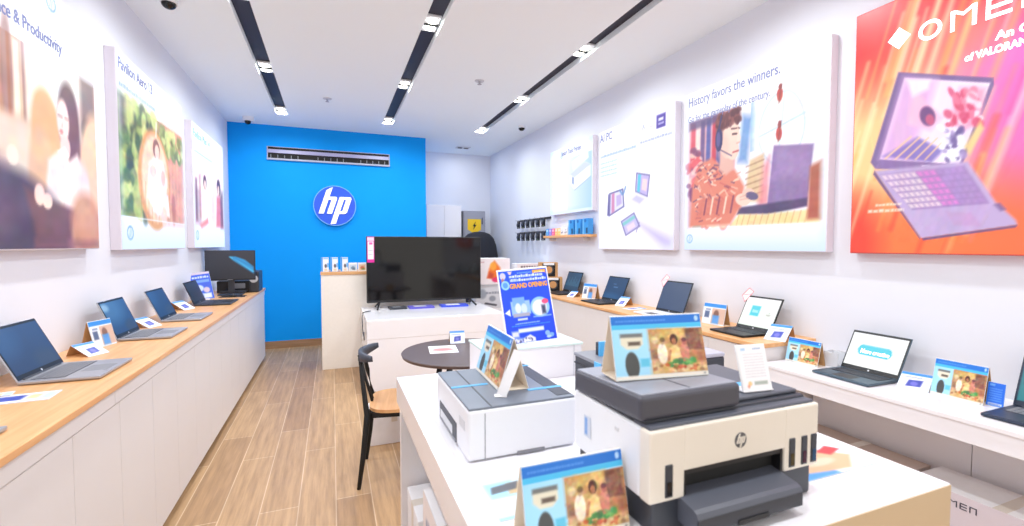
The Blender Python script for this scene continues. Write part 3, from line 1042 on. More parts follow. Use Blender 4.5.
for i in range(7):
    y = 1.24 + UW * (i + .5)
    w = UW if i < 6 else 1.015
    cabinet((LX + .494, y if i < 6 else 1.24 + UW * 6 + w / 2, 0), R(90), w, .49, CL - .09, ul[i], 'base cabinets of the left counter')

# ------------------------------------------------------------------ right counter and shelf
CR, RF = .905, 2.37
t = thing('counter_worktop', 'oak counter worktop along the right wall behind the printer table', 'worktop', (RX, 4.1, 0))
G().box(-.49, -.001, -2.11, 2.0, CR - .026, CR, OAK, .003).build('top', t)
rl = ('white base cabinet at the near end of the oak counter, right wall', 'white base cabinet under the blue-screened white laptop, right wall',
      'white base cabinet under the black laptop in the middle, right wall', 'white base cabinet under the farthest laptop, right wall', 'white base cabinet under the round-window boxes, right wall')
for i in range(5):
    cabinet((RX - .48, 2.0 + .81 * (i + .5), 0), R(-90), .81, .475, CR - .027, rl[i], 'base cabinets of the right counter')
SH = .80
t = thing('display_shelf', 'long white wall shelf with a deep front edge, near right wall', 'shelf', (RX, .9, 0))
bx(t, 'top', -.49, -.001, -1.5, 1.08, SH - .022, SH, GLOSS, .003)
bx(t, 'front_panel', -.484, -.46, -1.5, 1.08, SH - .10, SH - .022, GLOSS, .002)
bx(t, 'underside', -.46, -.001, -1.5, 1.08, SH - .05, SH - .023, WHITE)
bx(t, 'end_support', -.455, -.001, -1.5, -1.47, 0, SH - .051, WHITE)
bx(t, 'back_panel', -.03, -.001, -1.46, .30, 0.0, SH - .051, WHITE)
bx(t, 'back_panel', -.03, -.001, .304, 1.08, 0.0, SH - .051, WHITE)

# ------------------------------------------------------------------ printer table
TZ = .94
tx0, tx1, ty0, ty1 = .245, 1.347, .608, 1.965
t = thing('printer_table', 'white gloss display table carrying the printers, open on its left side', 'table', (0, 0, 0))
bx(t, 'top', tx0, tx1, ty0, ty1, TZ - .105, TZ, GLOSS, .003)
bx(t, 'front_edge', tx0 + .002, tx1 - .002, ty0 - .002, ty0 + .002, TZ - .104, TZ - .003, CREAM, label='tan front edge on the white top')  # thin tan plate added over the near end of the white top
bx(t, 'end_panel', tx0 + .012, tx1 - .012, ty1 - .045, ty1 - .004, 0, TZ - .106, WHITE)
bx(t, 'end_panel', tx0 + .002, tx1 - .002, ty0 + .002, ty0 + .04, 0, TZ - .106, CREAM)  # near end panel coloured tan, the far one white
bx(t, 'side_panel', tx1 - .04, tx1 - .004, ty0 + .041, ty1 - .046, 0, TZ - .106, WHITE)


def carton(name, label, loc, rotz, w, d, h, m=PAPER, group=None, cat='box', cv=None):
    t = thing(name, label, cat, loc, rotz, group)
    bx(t, 'body', -w / 2, w / 2, -d / 2, d / 2, 0, h, m, .003)
    g = G()
    g.box(-.022, .022, -d / 2 - .0006, d / 2 + .0006, h * .72, h + .0008, mat('packing_tape', (222, 214, 204), .3))
    g.build('tape', t)
    if cv is not None:
        sheet('print', t, cv, frame((-w / 2, -d / 2 - .0015, 0), (1, 0, 0), (0, 0, 1)), w, h, ART)
    return t


# cartons below the table
cv = Canvas(60, 60, (244, 236, 236))
cv.ell(.4, .45, .2, .3, (206, 170, 160), .9, .4).ell(.45, .5, .1, .2, (120, 80, 84), .9, .4).line(.5, .2, .65, .75, .05, (150, 70, 60), .9).scribble(.1, .85, .6, .9, (120, 140, 180), .8, 8)
carton('tall_carton', 'tall white carton with a small picture standing under the printer table', (.40, 1.30, 0), R(-90), .50, .24, .66, PAPER, cv=cv)
carton('small_carton', 'small white carton behind the tall one under the printer table', (.385, 1.76, 0), R(-90), .26, .22, .50, PAPER)

# ------------------------------------------------------------------ printers
# large white and grey ink printer
t = thing('ink_printer', 'large cream and dark grey ink printer at the front of the table', 'printer', (.782, .695, TZ))
W2 = .231
bx(t, 'base', -W2 + .012, W2 - .014, .006, .285, 0, .068, CHAR, .006)
g = G()
g.box(-W2, W2, .03, .29, .066, .205, WPLA, .006)
g.build('body', t)
g = G()      # front plate with its opening
z0, z1 = .066, .206
g.box(-W2, -.147, 0, .032, z0, z1, CPLA, .004)
g.box(.126, W2, 0, .032, z0, z1, CPLA, .004)
g.box(-.149, .128, 0, .032, .119, z1, CPLA, .003)
g.build('front_plate', t)
bx(t, 'paper_slot', -.146, .125, .026, .0305, .045, .118, MATTE)
g = G()
g.box(-.146, -.140, .004, .03, .05, .118, BLACK).box(.119, .125, .004, .03, .05, .118, BLACK).box(-.14, .119, .005, .03, .108, .118, BLACK)
g.build('slot_lining', t)
for x, lbl in ((-.186, None), (.148, None), (.186, None), (.216, None)):
    wd = G()
    wd.box(x - .009, x + .009, -.0025, .004, .074, .138, CHAR, .002)
    o = wd.build('ink_window', t)
    bx(o, 'ink', x - .0055, x + .0055, -.0035, -.002, .079, .105, [mat('black_ink', (20, 20, 24), .2), mat('ink_yellow', (70, 60, 30), .2), mat('ink_magenta', (70, 36, 56), .2), mat('ink_cyan', (40, 76, 110), .2)][[-.186, .148, .186, .216].index(x)])
g = G()
Mx = Matrix.Translation((-.003, -.0005, .158)) @ Matrix.Rotation(R(90), 4, 'X')
g.cyl((-.003, .001, .158), (-.003, -.001, .158), .016, .016, mat('logo_grey', (96, 96, 100), .3, .3), 28)
lg = g.build('logo', t)
g = G()
hp_letters(g, Matrix.Translation((-.003, -.001, .158)) @ Matrix.Rotation(R(90), 4, 'X'), .0152, CPLA, .0008)
g.build('logo_letters', lg)
g = G()      # output tray, rounded front
prof = [(-.045, .018), (-.048, .050), (-.044, .058), (-.036, .062), (.025, .072), (.025, .02)]
g.prism([(-.158, y, z) for y, z in prof], (.277, 0, 0), LID2)
o = g.build('output_tray', t)
bx(o, 'tray_lip', -.158, .119, -.0495, -.044, .020, .050, CHAR, .002)
bx(o, 'tray_notch', -.06, .02, -.0515, -.049, .019, .029, BLACK)
bx(t, 'slope_panel', -W2 + .006, W2 - .006, .008, .06, .204, .212, LID2, .003, M=None)
bx(t, 'scanner_bed', -W2 + .008, W2 - .006, .03, .288, .205, .217, CHAR, .004)
bx(t, 'scanner_lid', -.03, W2 - .010, .045, .286, .217, .226, LID2, .004)
FEED = mat('feeder_grey', (72, 72, 82), .45)
Sl = Matrix.Identity(4)
Sl[2][1], Sl[2][3] = -.05, .05 * .022      # the feeder slopes down a little to the rear
g = G()
g.box(-W2 - .004, .022, .022, .284, .218, .268, FEED, .010, 3, M=Sl)
o = g.build('document_feeder', t)
g = G()
g.box(-W2 + .002, .016, .030, .280, .2655, .2705, mat('feeder_cover', (142, 145, 158), .4), .002, M=Sl)
g.build('feeder_cover', o)
bx(o, 'feeder_seam', -.110, -.107, .032, .278, .2702, .2712, CHAR, M=Sl)
bx(t, 'film_strip', .10, .16, .10, .13, .2262, .2268, TAPE)
sc = Canvas(20, 20, (200, 208, 224))
sc.rect(.1, .1, .5, .9, (120, 160, 220))
sheet('side_label', t, sc, frame((-W2 - .001, .24, .11), (0, -1, 0), (0, 0, 1)), .03, .05, ART)
bx(t, 'side_button', -W2 - .002, -W2 + .002, .10, .115, .170, .178, LGREY, .002)

# low white printer facing left with a grey lid and blue film
t = thing('film_taped_printer', 'low white printer with grey lid and blue tape strips', 'printer', (.315, 1.11, TZ))
bx(t, 'body', 0, .312, 0, .375, .004, .136, WPLA, .008, 3)
bx(t, 'foot_rail', .012, .30, .012, .363, 0, .006, GREY)
g = G()
g.box(.003, .309, .003, .372, .1345, .141, LID, .002)
lidp = g.build('lid', t)
bx(lidp, 'lid_seam', .062, .066, .004, .371, .1408, .1416, CHAR)
bx(lidp, 'lid_rear_panel', .262, .306, .02, .36, .1408, .1422, SLATE)
g = G()
g.box(-.0015, .012, .115, .325, .010, .064, SLATE, .001)
sl = g.build('output_slot', t)
bx(sl, 'output_tray', -.004, .01, .118, .312, .010, .017, GREY, .001)
bx(sl, 'paper_stop', -.0025, .008, .16, .312, .017, .042, LGREY, .001)
bx(t, 'front_seam', .0445, .0465, -.0008, .001, .006, .126, GREY)
bx(t, 'finger_notch', .135, .215, -.0012, .003, .004, .013, GREY)
bx(t, 'control_strip', -.0012, .002, .03, .085, .075, .10, LGREY)
for k, (a, b, y0, y1) in enumerate(((.004, .115, .185, .197), (.205, .372, .085, .099), (.215, .375, .335, .347))):
    bx(t, 'blue_tape', a, min(b, .3125), y0, y1, .1412, .1424, TAPE, label='pale blue tape strip')

# dark printer behind the large one
t = thing('tray_printer', 'dark grey printer behind the large ink printer, with blue film on a raised tray', 'printer', (.845, 1.27, TZ))
bx(t, 'body', 0, .495, 0, .24, .004, .150, CHAR, .008, 3)
bx(t, 'foot_rail', .01, .485, .01, .23, 0, .006, BLACK)
bx(t, 'lid', .15, .495, 0, .24, .150, .166, mat('pale_lid', (178, 178, 194), .4), .005)
bx(t, 'side_panel', -.004, .15, .0, .24, .145, .158, GREY, .004)
g = G()
g.box(.05, .14, .15, .175, .155, .205, CHAR, .004)
tr = g.build('raised_tray', t)
bx(tr, 'film', .048, .09, .140, .151, .158, .210, TAPE)
bx(t, 'film_strip', -.007, -.003, .05, .09, .03, .157, TAPE)
bx(t, 'paper_slot', .17, .47, -.003, .01, .03, .10, MATTE)
bx(t, 'seam', -.002, .02, -.001, .24, .118, .122, BLACK)

# white riser with glass top
t = thing('display_riser', 'white box-shaped riser with a pale green glass top on the far end of the table', 'riser', (.555, 1.715, TZ))
bx(t, 'body', .004, .442, .004, .225, 0, .132, WHITE, .003)
bx(t, 'glass_top', 0, .447, 0, .23, .132, .141, GLASSG, .001)
bx(t, 'corner_post', .402, .406, .002, .006, .002, .132, LGREY)
G().cyl((.425, .004, .07), (.425, -.001, .07), .006, .006, GREY, 14).build('lock', t)

# ------------------------------------------------------------------ printed cards
def card_art(kind, nx=56, ny=36):
    c = Canvas(nx, ny, (150, 206, 240))
    if kind in ('printer', 'printer_near', 'mini'):
        c.grad(0, 0, 1, 1, (158, 214, 244), (180, 224, 246))
        c.rect(0, .86, 1, 1, (28, 112, 206)).rect(0, .79, 1, .86, (70, 184, 232)).ell(.95, .93, .022, .045, (190, 220, 250), .9, .3)
        c.scribble(.05, .905, .6, .94, (90, 150, 226), .8, 18, 3)
        c.grad(.39, .06, 1, .78, (206, 160, 104), (168, 122, 78))
        c.rect(.39, .45, .5, .78, (196, 150, 112), .9, .03).rect(.5, .62, .8, .78, (222, 186, 116), .9, .03).rect(.8, .42, .97, .76, (112, 78, 58), .95, .015).rect(.83, .46, .94, .7, (134, 96, 70), .9, .01)
        c.rect(.39, .3, .48, .46, (140, 96, 70), .8, .02).ell(.45, .6, .04, .06, (232, 206, 170), .8, .5)
        c.rect(.39, .06, 1, .22, (214, 176, 122), .9, .04)
        c.ell(.52, .38, .055, .17, (240, 226, 208), .95, .25).ell(.53, .57, .026, .05, (186, 136, 106), .9, .3).ell(.535, .60, .03, .04, (120, 76, 56), .8, .4)
        c.poly([(.59, .2), (.6, .44), (.64, .5), (.69, .5), (.73, .42), (.74, .2)], (232, 200, 138), 1, .015)
        c.ell(.663, .60, .045, .085, (74, 44, 36), 1, .2).ell(.662, .565, .024, .048, (176, 116, 84), 1, .2).line(.61, .42, .58, .28, .03, (186, 128, 96), 1).line(.73, .42, .75, .28, .03, (186, 128, 96), 1)
        c.ell(.775, .40, .045, .14, (196, 134, 108), .9, .3).ell(.775, .55, .026, .05, (160, 104, 80), .9, .3).ell(.775, .585, .03, .035, (84, 54, 44), .9, .3)
        c.speckle(.6, .17, .74, .27, [(60, 140, 76), (92, 168, 84), (44, 110, 62)], 14, .035, 3).speckle(.76, .19, .86, .28, [(70, 150, 84), (110, 176, 90)], 8, .028, 4)
        c.speckle(.42, .1, .98, .2, [(226, 196, 150), (150, 96, 60), (240, 216, 160), (196, 90, 60)], 22, .025, 5)
        c.grain(.39, .06, 1, .78, 11, 8)
        c.poly([(.08, .55), (.08, .68), (.32, .70), (.32, .55), (.26, .47), (.14, .47)], (222, 216, 196), 1, .012).rect(.08, .66, .32, .72, (110, 112, 112), 1, .012).rect(.16, .53, .29, .59, (96, 82, 74), 1, .012)
        c.ell(.18, .22, .075, .21, (72, 74, 74), 1, .15).rect(.27, .19, .37, .32, (90, 188, 220), .9, .015)
        c.rect(0, 0, 1, .06, (238, 230, 218))
        c.rect(.95, .02, .975, .045, (120, 120, 130), .8)
    elif kind == 'bottle':
        c.rect(0, 0, 1, 1, (236, 240, 246)).rect(0, .82, 1, 1, (54, 140, 224)).rect(.4, .05, 1, .78, (206, 176, 160)).ell(.6, .5, .12, .2, (120, 84, 74), .9, .4)
        c.rect(.08, .3, .3, .62, (70, 90, 130), .9, .03).rect(.45, .05, .75, .45, (80, 150, 226), .9, .04).rect(.1, .66, .34, .74, (110, 130, 170), .8, .02)
    elif kind == 'price':
        c.rect(0, 0, 1, 1, (244, 246, 252)).rect(0, .84, 1, 1, (60, 140, 224)).poly([(.25, .15), (.3, .55), (.75, .6), (.72, .2)], (64, 78, 170), 1, .03).scribble(.1, .68, .7, .75, (120, 140, 190), .9, 8, 5)
        c.ell(.5, .35, .12, .12, (120, 120, 210), .8, .4)
    elif kind == 'blue':
        c.rect(0, 0, 1, 1, (36, 110, 228)).rect(.1, .85, .4, .95, (120, 180, 250), .9)
        for i in range(6):
            c.scribble(.1, .72 - i * .1, .85, .76 - i * .1, (130, 180, 250), .8, 8, i)
        c.rect(.1, .04, .9, .13, (236, 240, 250), .9).scribble(.14, .06, .8, .1, (80, 110, 190), .9, 6, 9)
    elif kind == 'promo':
        c.rect(0, 0, 1, 1, (38, 84, 214)).rect(0, .92, 1, 1, (206, 190, 206)).scribble(.08, .78, .92, .86, (206, 220, 250), .9, 8, 4).rect(.08, .62, .92, .72, (120, 170, 240), .8, .02)
        c.ell(.35, .42, .22, .12, (214, 226, 250), .9, .4).ell(.7, .34, .16, .1, (230, 200, 206), .9, .4).rect(.1, .04, .9, .22, (236, 240, 250), .9, .03).rect(.2, .08, .5, .18, (70, 110, 210), .9, .02)
    elif kind == 'leaflet':
        c.rect(0, 0, 1, 1, (206, 232, 246)).rect(.06, .5, .5, .9, (150, 206, 236), .9, .03)
        c.poly([(.35, .55), (.4, .85), (.95, .8), (.95, .55)], (196, 170, 130), 1, .02).poly([(.1, .62), (.15, .8), (.6, .86), (.5, .66)], (96, 100, 108), 1, .02)
        c.rect(.45, .2, .7, .45, (110, 200, 232), .9, .03).ell(.62, .22, .1, .1, (84, 82, 84), .9, .3).ell(.72, .14, .08, .06, (230, 226, 220), .9, .3).rect(0, 0, 1, .06, (150, 200, 230))
    elif kind == 'food':
        c.rect(0, 0, 1, 1, (232, 240, 250)).rect(.0, .0, .5, .2, (70, 150, 236), .95, .03)
        c.poly([(.0, .2), (.1, .75), (.7, .7), (.95, .35), (.7, .05), (.4, .1)], (226, 176, 140), 1, .03)
        c.ell(.3, .5, .18, .14, (240, 214, 190), .9, .4).ell(.25, .65, .15, .08, (196, 170, 80), .9, .4).ell(.5, .35, .2, .1, (236, 200, 176), .9, .4).ell(.55, .62, .2, .06, (160, 110, 80), .8, .4)
        c.poly([(.68, .6), (.9, .72), (.98, .55), (.76, .45)], (200, 62, 66), 1, .02).scribble(.2, .86, .6, .9, (120, 140, 170), .8, 8, 2).ell(.2, .35, .1, .1, (250, 240, 230), .9, .4)
    elif kind == 'strip':
        c.rect(0, 0, 1, 1, (250, 244, 250)).rect(0, .3, .45, .75, (90, 190, 226), 1, .03).rect(.3, .25, .62, .8, (52, 76, 178), 1, .03).rect(.66, .3, .82, .8, (236, 206, 150), .9, .03).rect(.84, .2, 1, .9, (190, 216, 240), .9, .03)
    return c


def tent_card(label, loc, rotz, w, h, d, kind, group, res=(56, 36), back=KRAFTL, half=False):
    """Folded standing card: printed front leaning back, plain rear leaf, base strip. Front looks to -Y."""
    t = thing('tent_card', label, 'card', loc, rotz, group)
    th = .0016
    yr = d * .5
    def leaf(y0, y1, m):
        g = G()
        g.prism([(-w / 2, y0, .001), (w / 2, y0, .001), (w / 2, y1, h), (-w / 2, y1, h)], (0, th, 0), m)
        return g
    f = leaf(0, yr, PAPER).build('front_leaf', t)
    hd = Vector((0, yr, h - .001))
    n = Vector((0, -hd.z, hd.y)).normalized()
    M = frame(Vector((-w / 2 + .001, 0, .001)) + n * .0012, (1, 0, 0), hd)
    sheet('print', f, card_art(kind, *res), M, w - .002, hd.length - .002, ART)
    leaf(d, yr + th, back).build('rear_leaf', t)
    bx(t, 'base_strip', -w / 2, w / 2, 0, d, 0, .0014, KRAFTL)
    return t


def slant_card(label, loc, rotz, w, h, d, kind, group, res=(30, 24), back=KRAFT):
    """Low card: printed face lies well back on a folded support."""
    t = thing('price_card', label, 'card', loc, rotz, group)
    g = G()
    g.prism([(-w / 2, 0, .001), (w / 2, 0, .001), (w / 2, d, h), (-w / 2, d, h)], (0, .0005, -.001), PAPER)
    f = g.build('face', t)
    hd = Vector((0, d, h - .001))
    n = Vector((0, -hd.z, hd.y)).normalized()
    sheet('print', f, card_art(kind, *res), frame(Vector((-w / 2, 0, .001)) + n * .0012, (1, 0, 0), hd), w, hd.length, ART)
    g = G()
    g.prism([(-w / 2, d + .001, h - .001), (w / 2, d + .001, h - .001), (w / 2, d + h * .5, .0), (-w / 2, d + h * .5, 0)], (0, .0015, .0), back)
    g.build('support', t)
    return t


def flat_card(label, loc, rotz, w, d, kind, group, res=(40, 40), name='leaflet'):
    t = thing(name, label, 'leaflet', loc, rotz, group)
    f = bx(t, 'paper', -w / 2, w / 2, -d / 2, d / 2, 0, .0016, PAPER)
    sheet('print', t, card_art(kind, *res), frame((-w / 2, -d / 2, .0024), (1, 0, 0), (0, 1, 0)), w, d, ART)
    return t


def acrylic_card(label, loc, rotz, w, h, tilt, m_sheet, lines=True):
    t = thing('acrylic_card_holder', label, 'card holder', loc, rotz)
    M = Matrix.Rotation(R(-tilt), 4, 'X')
    bx(t, 'panel', -w / 2, w / 2, -.0015, .0015, 0.002, h, m_sheet, .0008, M=M)
    bx(t, 'foot', -w / 2, w / 2, -.004, .035, 0, .003, m_sheet, .0008)
    if lines:
        c = Canvas(40, 52, (242, 240, 244))
        c.scribble(.55, .92, .85, .95, (120, 150, 200), .9, 4, 1).rect(.12, .9, .28, .96, (150, 190, 230), .8, .02)
        for i in range(9):
            c.scribble(.16, .8 - i * .065, .9, .825 - i * .065, (196, 194, 206), .7, 10, i)
        c.ell(.26, .14, .07, .05, (240, 190, 120), .8, .4).ell(.2, .08, .05, .04, (230, 150, 120), .8, .4).rect(.42, .1, .9, .18, (150, 160, 150), .8, .02)
        sheet('print', t, c, M @ frame((-w / 2 + .003, -.0022, .004), (1, 0, 0), (0, 0, 1)), w - .006, h - .008, ART)
    return t


tent_card('tent card with printer picture standing on top of the large ink printer', (.674, .806, TZ + .2675), R(-8), .226, .135, .075, 'printer_near', None, (110, 70))
tent_card('printer tent card at the front of the table, cut by the lower frame edge', (.432, .742, TZ), R(0), .222, .146, .07, 'printer_near', None, (110, 70))
tent_card('tent card turned sideways on the low white printer', (.440, 1.34, TZ + .142), R(-92), .25, .15, .09, 'printer_near', None, (90, 60))
t = thing('price_strip', 'narrow white price strip leaning at the near end of the sideways tent card', 'card', (.425, 1.17, TZ + .142), R(-20))
bx(t, 'strip', -.014, .014, -.001, .001, 0.005, .135, PAPER, M=Matrix.Rotation(R(-8), 4, 'X') @ Matrix.Rotation(R(22), 4, 'Y'))
bx(t, 'foot', -.017, .017, -.001, .02, 0, .002, PAPER)
acrylic_card('white acrylic card with small print standing on the flat lid of the large printer', (.898, .757, TZ + .2275), R(-6), .082, .105, 16, PAPER)
flat_card('pale blue leaflet lying flat on the table beside the front tent card', (.385, .93, TZ), R(0), .155, .16, 'leaflet', None, (50, 50))
flat_card('food photo leaflet lying flat at the right edge of the table', (1.155, .815, TZ), R(0), .275, .165, 'food', None, (60, 50))

# blue promotional sign on the riser
c = Canvas(110, 150, (22, 74, 226))
c.grad(0, 0, 1, 1, (20, 66, 226), (24, 86, 240), 1)
c.rect(0, 0, 1, 1, (20, 70, 228), .4, .2)
c.ell(.08, .93, .06, .05, (226, 214, 226), .9, .3).ell(.07, .86, .03, .04, (190, 120, 120), .9, .4).poly([(.18, .99), (.23, .92), (.28, .99)], (230, 200, 200), 1, .01)
c.scribble(.38, .95, .68, .97, (120, 170, 250), .9, 8, 3).rect(.42, .905, .62, .925, (236, 240, 255), 1, .006)
c.rect(.70, .92, .98, .985, (240, 168, 60), 1, .006).scribble(.74, .94, .95, .965, (250, 226, 190), .9, 6, 4)
c.ell(.11, .80, .085, .065, (150, 206, 255), 1, .2).ell(.11, .80, .05, .04, (70, 140, 240), .8, .3)
c.poly([(.02, .42), (.13, .47), (.13, .37)], (236, 240, 255), 1, .008)
c.rect(.16, .38, .55, .57, (150, 190, 250), 1, .01).rect(.2, .5, .45, .62, (120, 170, 246), 1, .01).ell(.3, .47, .06, .07, (226, 236, 255), .9, .3).ell(.42, .46, .06, .07, (210, 226, 255), .9, .3).rect(.18, .35, .52, .4, (170, 170, 190), 1, .01).rect(.26, .3, .46, .33, (220, 230, 250), .9, .006)
c.ell(.75, .46, .2, .14, (150, 200, 250), 1, .12).ell(.74, .45, .15, .11, (236, 232, 244), 1, .15).rect(.78, .36, .86, .48, (60, 66, 100), 1, .02).ell(.87, .53, .07, .035, (240, 80, 130), 1, .2)
c.rect(.58, .32, .96, .34, (150, 190, 250), .8, .006)
c.scribble(.2, .25, .7, .27, (150, 190, 255), .9, 14, 5).scribble(.12, .225, .9, .24, (60, 150, 255), .9, 18, 6)
c.rect(.24, .135, .76, .19, (226, 234, 255), 1, .012)
c.rect(.1, .08, .24, .16, (226, 226, 240), .95, .02).rect(.1, .0, .3, .06, (230, 230, 244), .9, .02).poly([(.3, .0), (.32, .06), (.46, .1), (.56, .05), (.56, 0)], (236, 232, 244), 1, .012)
c.speckle(.1, .0, .5, .06, [(90, 90, 150), (236, 236, 250), (60, 60, 110)], 24, .015, 4)
c.ell(.82, .09, .05, .035, (150, 190, 255), .9, .3).ell(.9, .06, .05, .03, (130, 180, 255), .9, .3).ell(.84, .04, .05, .02, (190, 214, 255), .9, .3)
t = thing('promo_sign', 'blue printed sign with white edges standing on the riser', 'sign', (.785, 1.755, TZ + .141), R(-3))
w, h = .234, .322
Ms = Matrix.Rotation(R(-15), 4, 'X') @ Matrix.Translation((-w / 2, 0, 0)) @ Matrix.Rotation(R(-4), 4, 'Y') @ Matrix.Translation((w / 2, 0, 0))
bx(t, 'panel', -w / 2, w / 2, -.002, .002, 0.001, h, PAPER, .001, M=Ms)
Mp = Ms @ frame((-w / 2 + .006, -.003, .004), (1, 0, 0), (0, 0, 1))
sheet('print', t, c, Mp, w - .012, h - .012, ART)
ORNG = mat('orange_letters', (246, 170, 44), .5)
G().text('GRAND', .028, ORNG, Mp @ Matrix.Translation((.043, .232, .0006)), bold=.001, width=.078).build('lettering', t)
G().text('OPENING', .028, ORNG, Mp @ Matrix.Translation((.128, .232, .0006)), bold=.001, width=.088).build('lettering', t)
c2 = Canvas(60, 12, (22, 76, 230))
c2.scribble(0, .55, .92, .95, (220, 232, 255), 1, 16, 7).scribble(.02, .02, 1, .42, (220, 232, 255), 1, 18, 9)
sheet('small_print', t, c2, Mp @ Matrix.Translation((.045, .260, .0006)), .17, .032, ART)
bx(t, 'rear_strut', -.02, .02, .0, .09, 0, .002, PAPER)

# ------------------------------------------------------------------ laptops
def screen_art(kind):
    c = Canvas(56, 36, (12, 44, 84))
    if kind == 'blue':
        c.grad(0, 0, 1, 1, (10, 50, 92), (16, 66, 116), 1)
        c.ell(.75, .1, .25, .25, (52, 66, 92), .7, .8).ell(.1, .8, .3, .4, (40, 96, 150), .5, 1)
    elif kind == 'glare':
        c.grad(0, 0, 1, 1, (10, 58, 104), (34, 88, 140), 1)
        c.ell(.1, .85, .14, .12, (206, 232, 250), .9, .9).ell(.3, .75, .4, .4, (90, 140, 186), .5, 1).ell(.75, .12, .22, .2, (46, 62, 88), .8, .6)
    elif kind == 'dark':
        c.grad(0, 0, 1, 1, (14, 22, 34), (24, 44, 66), 1)
    elif kind == 'plain':
        c.grad(0, 0, 1, 1, (44, 66, 104), (56, 74, 108), 0)
    elif kind == 'city':
        c.grad(0, 0, 1, 1, (18, 66, 100), (22, 72, 108), 1)
        for i in range(14):
            c.rect(.06 + i * .065, .25, .1 + i * .065, .4 + (i * 37 % 11) / 25, (64, 120, 150), .7, .01)
    elif kind == 'login':
        c.grad(0, 0, 1, 1, (14, 60, 104), (22, 58, 96), 1)
        c.rect(.35, .68, .5, .71, (110, 150, 190), .8, .01).rect(.4, .52, .62, .57, (110, 150, 190), .8, .01).ell(.4, .05, .5, .2, (40, 100, 150), .5, .9)
    elif kind == 'white_tile':
        c.grad(0, 0, 1, 1, (238, 250, 238), (250, 246, 250), 1)
        c.rect(.24, .36, .5, .72, (40, 206, 226), 1, .02).scribble(.29, .48, .46, .58, (210, 246, 252), .9, 4, 2)
        c.ell(.78, .45, .07, .03, (190, 190, 180), .9, .5).rect(.78, .5, .82, .53, (160, 186, 160), .8, .01)
    elif kind == 'white_text':
        c.grad(0, 0, 1, 1, (250, 252, 250), (246, 248, 252), 1)
        c.rect(.25, .36, .72, .66, (64, 208, 230), 1, .012).ell(.25, .51, .07, .15, (64, 208, 230), 1, .1).ell(.72, .51, .08, .15, (64, 208, 230), 1, .1)
    elif kind == 'teal':
        c.rect(0, 0, 1, 1, (20, 130, 140)).rect(0, .92, 1, 1, (120, 130, 150)).rect(.16, .1, .9, .85, (206, 236, 226), 1, .02).rect(.04, .4, .12, .9, (44, 84, 100), .9, .02)
        for i in range(8):
            c.scribble(.22, .75 - i * .08, .8, .78 - i * .08, (110, 170, 170), .8, 9, i)
    elif kind == 'leaf':
        c.grad(0, 0, 1, 1, (22, 28, 42), (40, 44, 60), 1)
        c.poly([(.48, .80), (.56, .66), (.78, .4), (.98, .17), (.98, .42), (.8, .68), (.6, .8)], (30, 150, 214), 1, .02)
        c.line(.5, .78, .97, .25, .03, (90, 206, 244), .9, .02).line(.56, .72, .96, .2, .012, (20, 80, 150), .9, .01).line(.55, .79, .97, .4, .012, (20, 90, 160), .8, .01)
    return c


def laptop(label, loc, rotz, w, d, lh, tilt, body, kind, group, keys=True):
    t = thing('laptop', label, 'laptop', loc, rotz, group)
    g = G()
    g.box(-w / 2, w / 2, -d, .004, .003, .016, body, .004)
    b = g.build('base', t)
    dk = CHAR if body in (SILVER, NAVY, WPLA) else BLACK
    if keys:
        kb = G()
        kb.box(-w * .43, w * .43, -d * .52, -d * .1, .0155, .0166, dk if body is not WPLA else LGREY)
        kb.build('keyboard_well', b)
        kg = G()
        for r_ in range(6):
            for k in range(14):
                x0 = -w * .42 + k * w * .06
                y0 = -d * .51 + r_ * d * .067
                kg.box(x0 + w * .005, x0 + w * .055, y0 + d * .006, y0 + d * .058, .0166, .0182, GREY if body in (SILVER, NAVY) else CHAR if body is not WPLA else WPLA)
        kg.build('keys', b)
        bx(b, 'touchpad', -w * .17, w * .17, -d * .93, -d * .58, .0158, .0165, GREY if body is SILVER else dk)
    g = G()
    g.cyl((-w * .4, 0, .014), (w * .4, 0, .014), .007, .007, dk, 12)
    g.build('hinge', t)
    M = Matrix.Translation((0, 0, .014)) @ Matrix.Rotation(R(-tilt), 4, 'X')
    g = G()
    g.box(-w / 2, w / 2, -.0015, .0055, 0, lh, body if body is not WPLA else NAVY, .003, M=M)
    s = g.build('screen_lid', t)
    bx(s, 'bezel', -w / 2 + .003, w / 2 - .003, -.0028, -.001, .004, lh - .003, BLACK if body is not NAVY else NAVY, M=M)
    sheet('display', s, screen_art(kind), M @ frame((-w / 2 + .009, -.0034, .024), (1, 0, 0), (0, 0, 1)), w - .018, lh - .038, SCREEN)
    if kind == 'white_text':
        g = G()
        g.text('More creative', .034, EMWHITE, M @ frame((-w * .245, -.0042, .103), (1, 0, 0), (0, 0, 1)), bold=.0006, width=w * .49)
        g.build('lettering', s)
    G().cyl(M @ Vector((0, -.0028, .012)), M @ Vector((0, -.0036, .012)), .005, .005, LGREY, 14).build('badge', s)
    return t


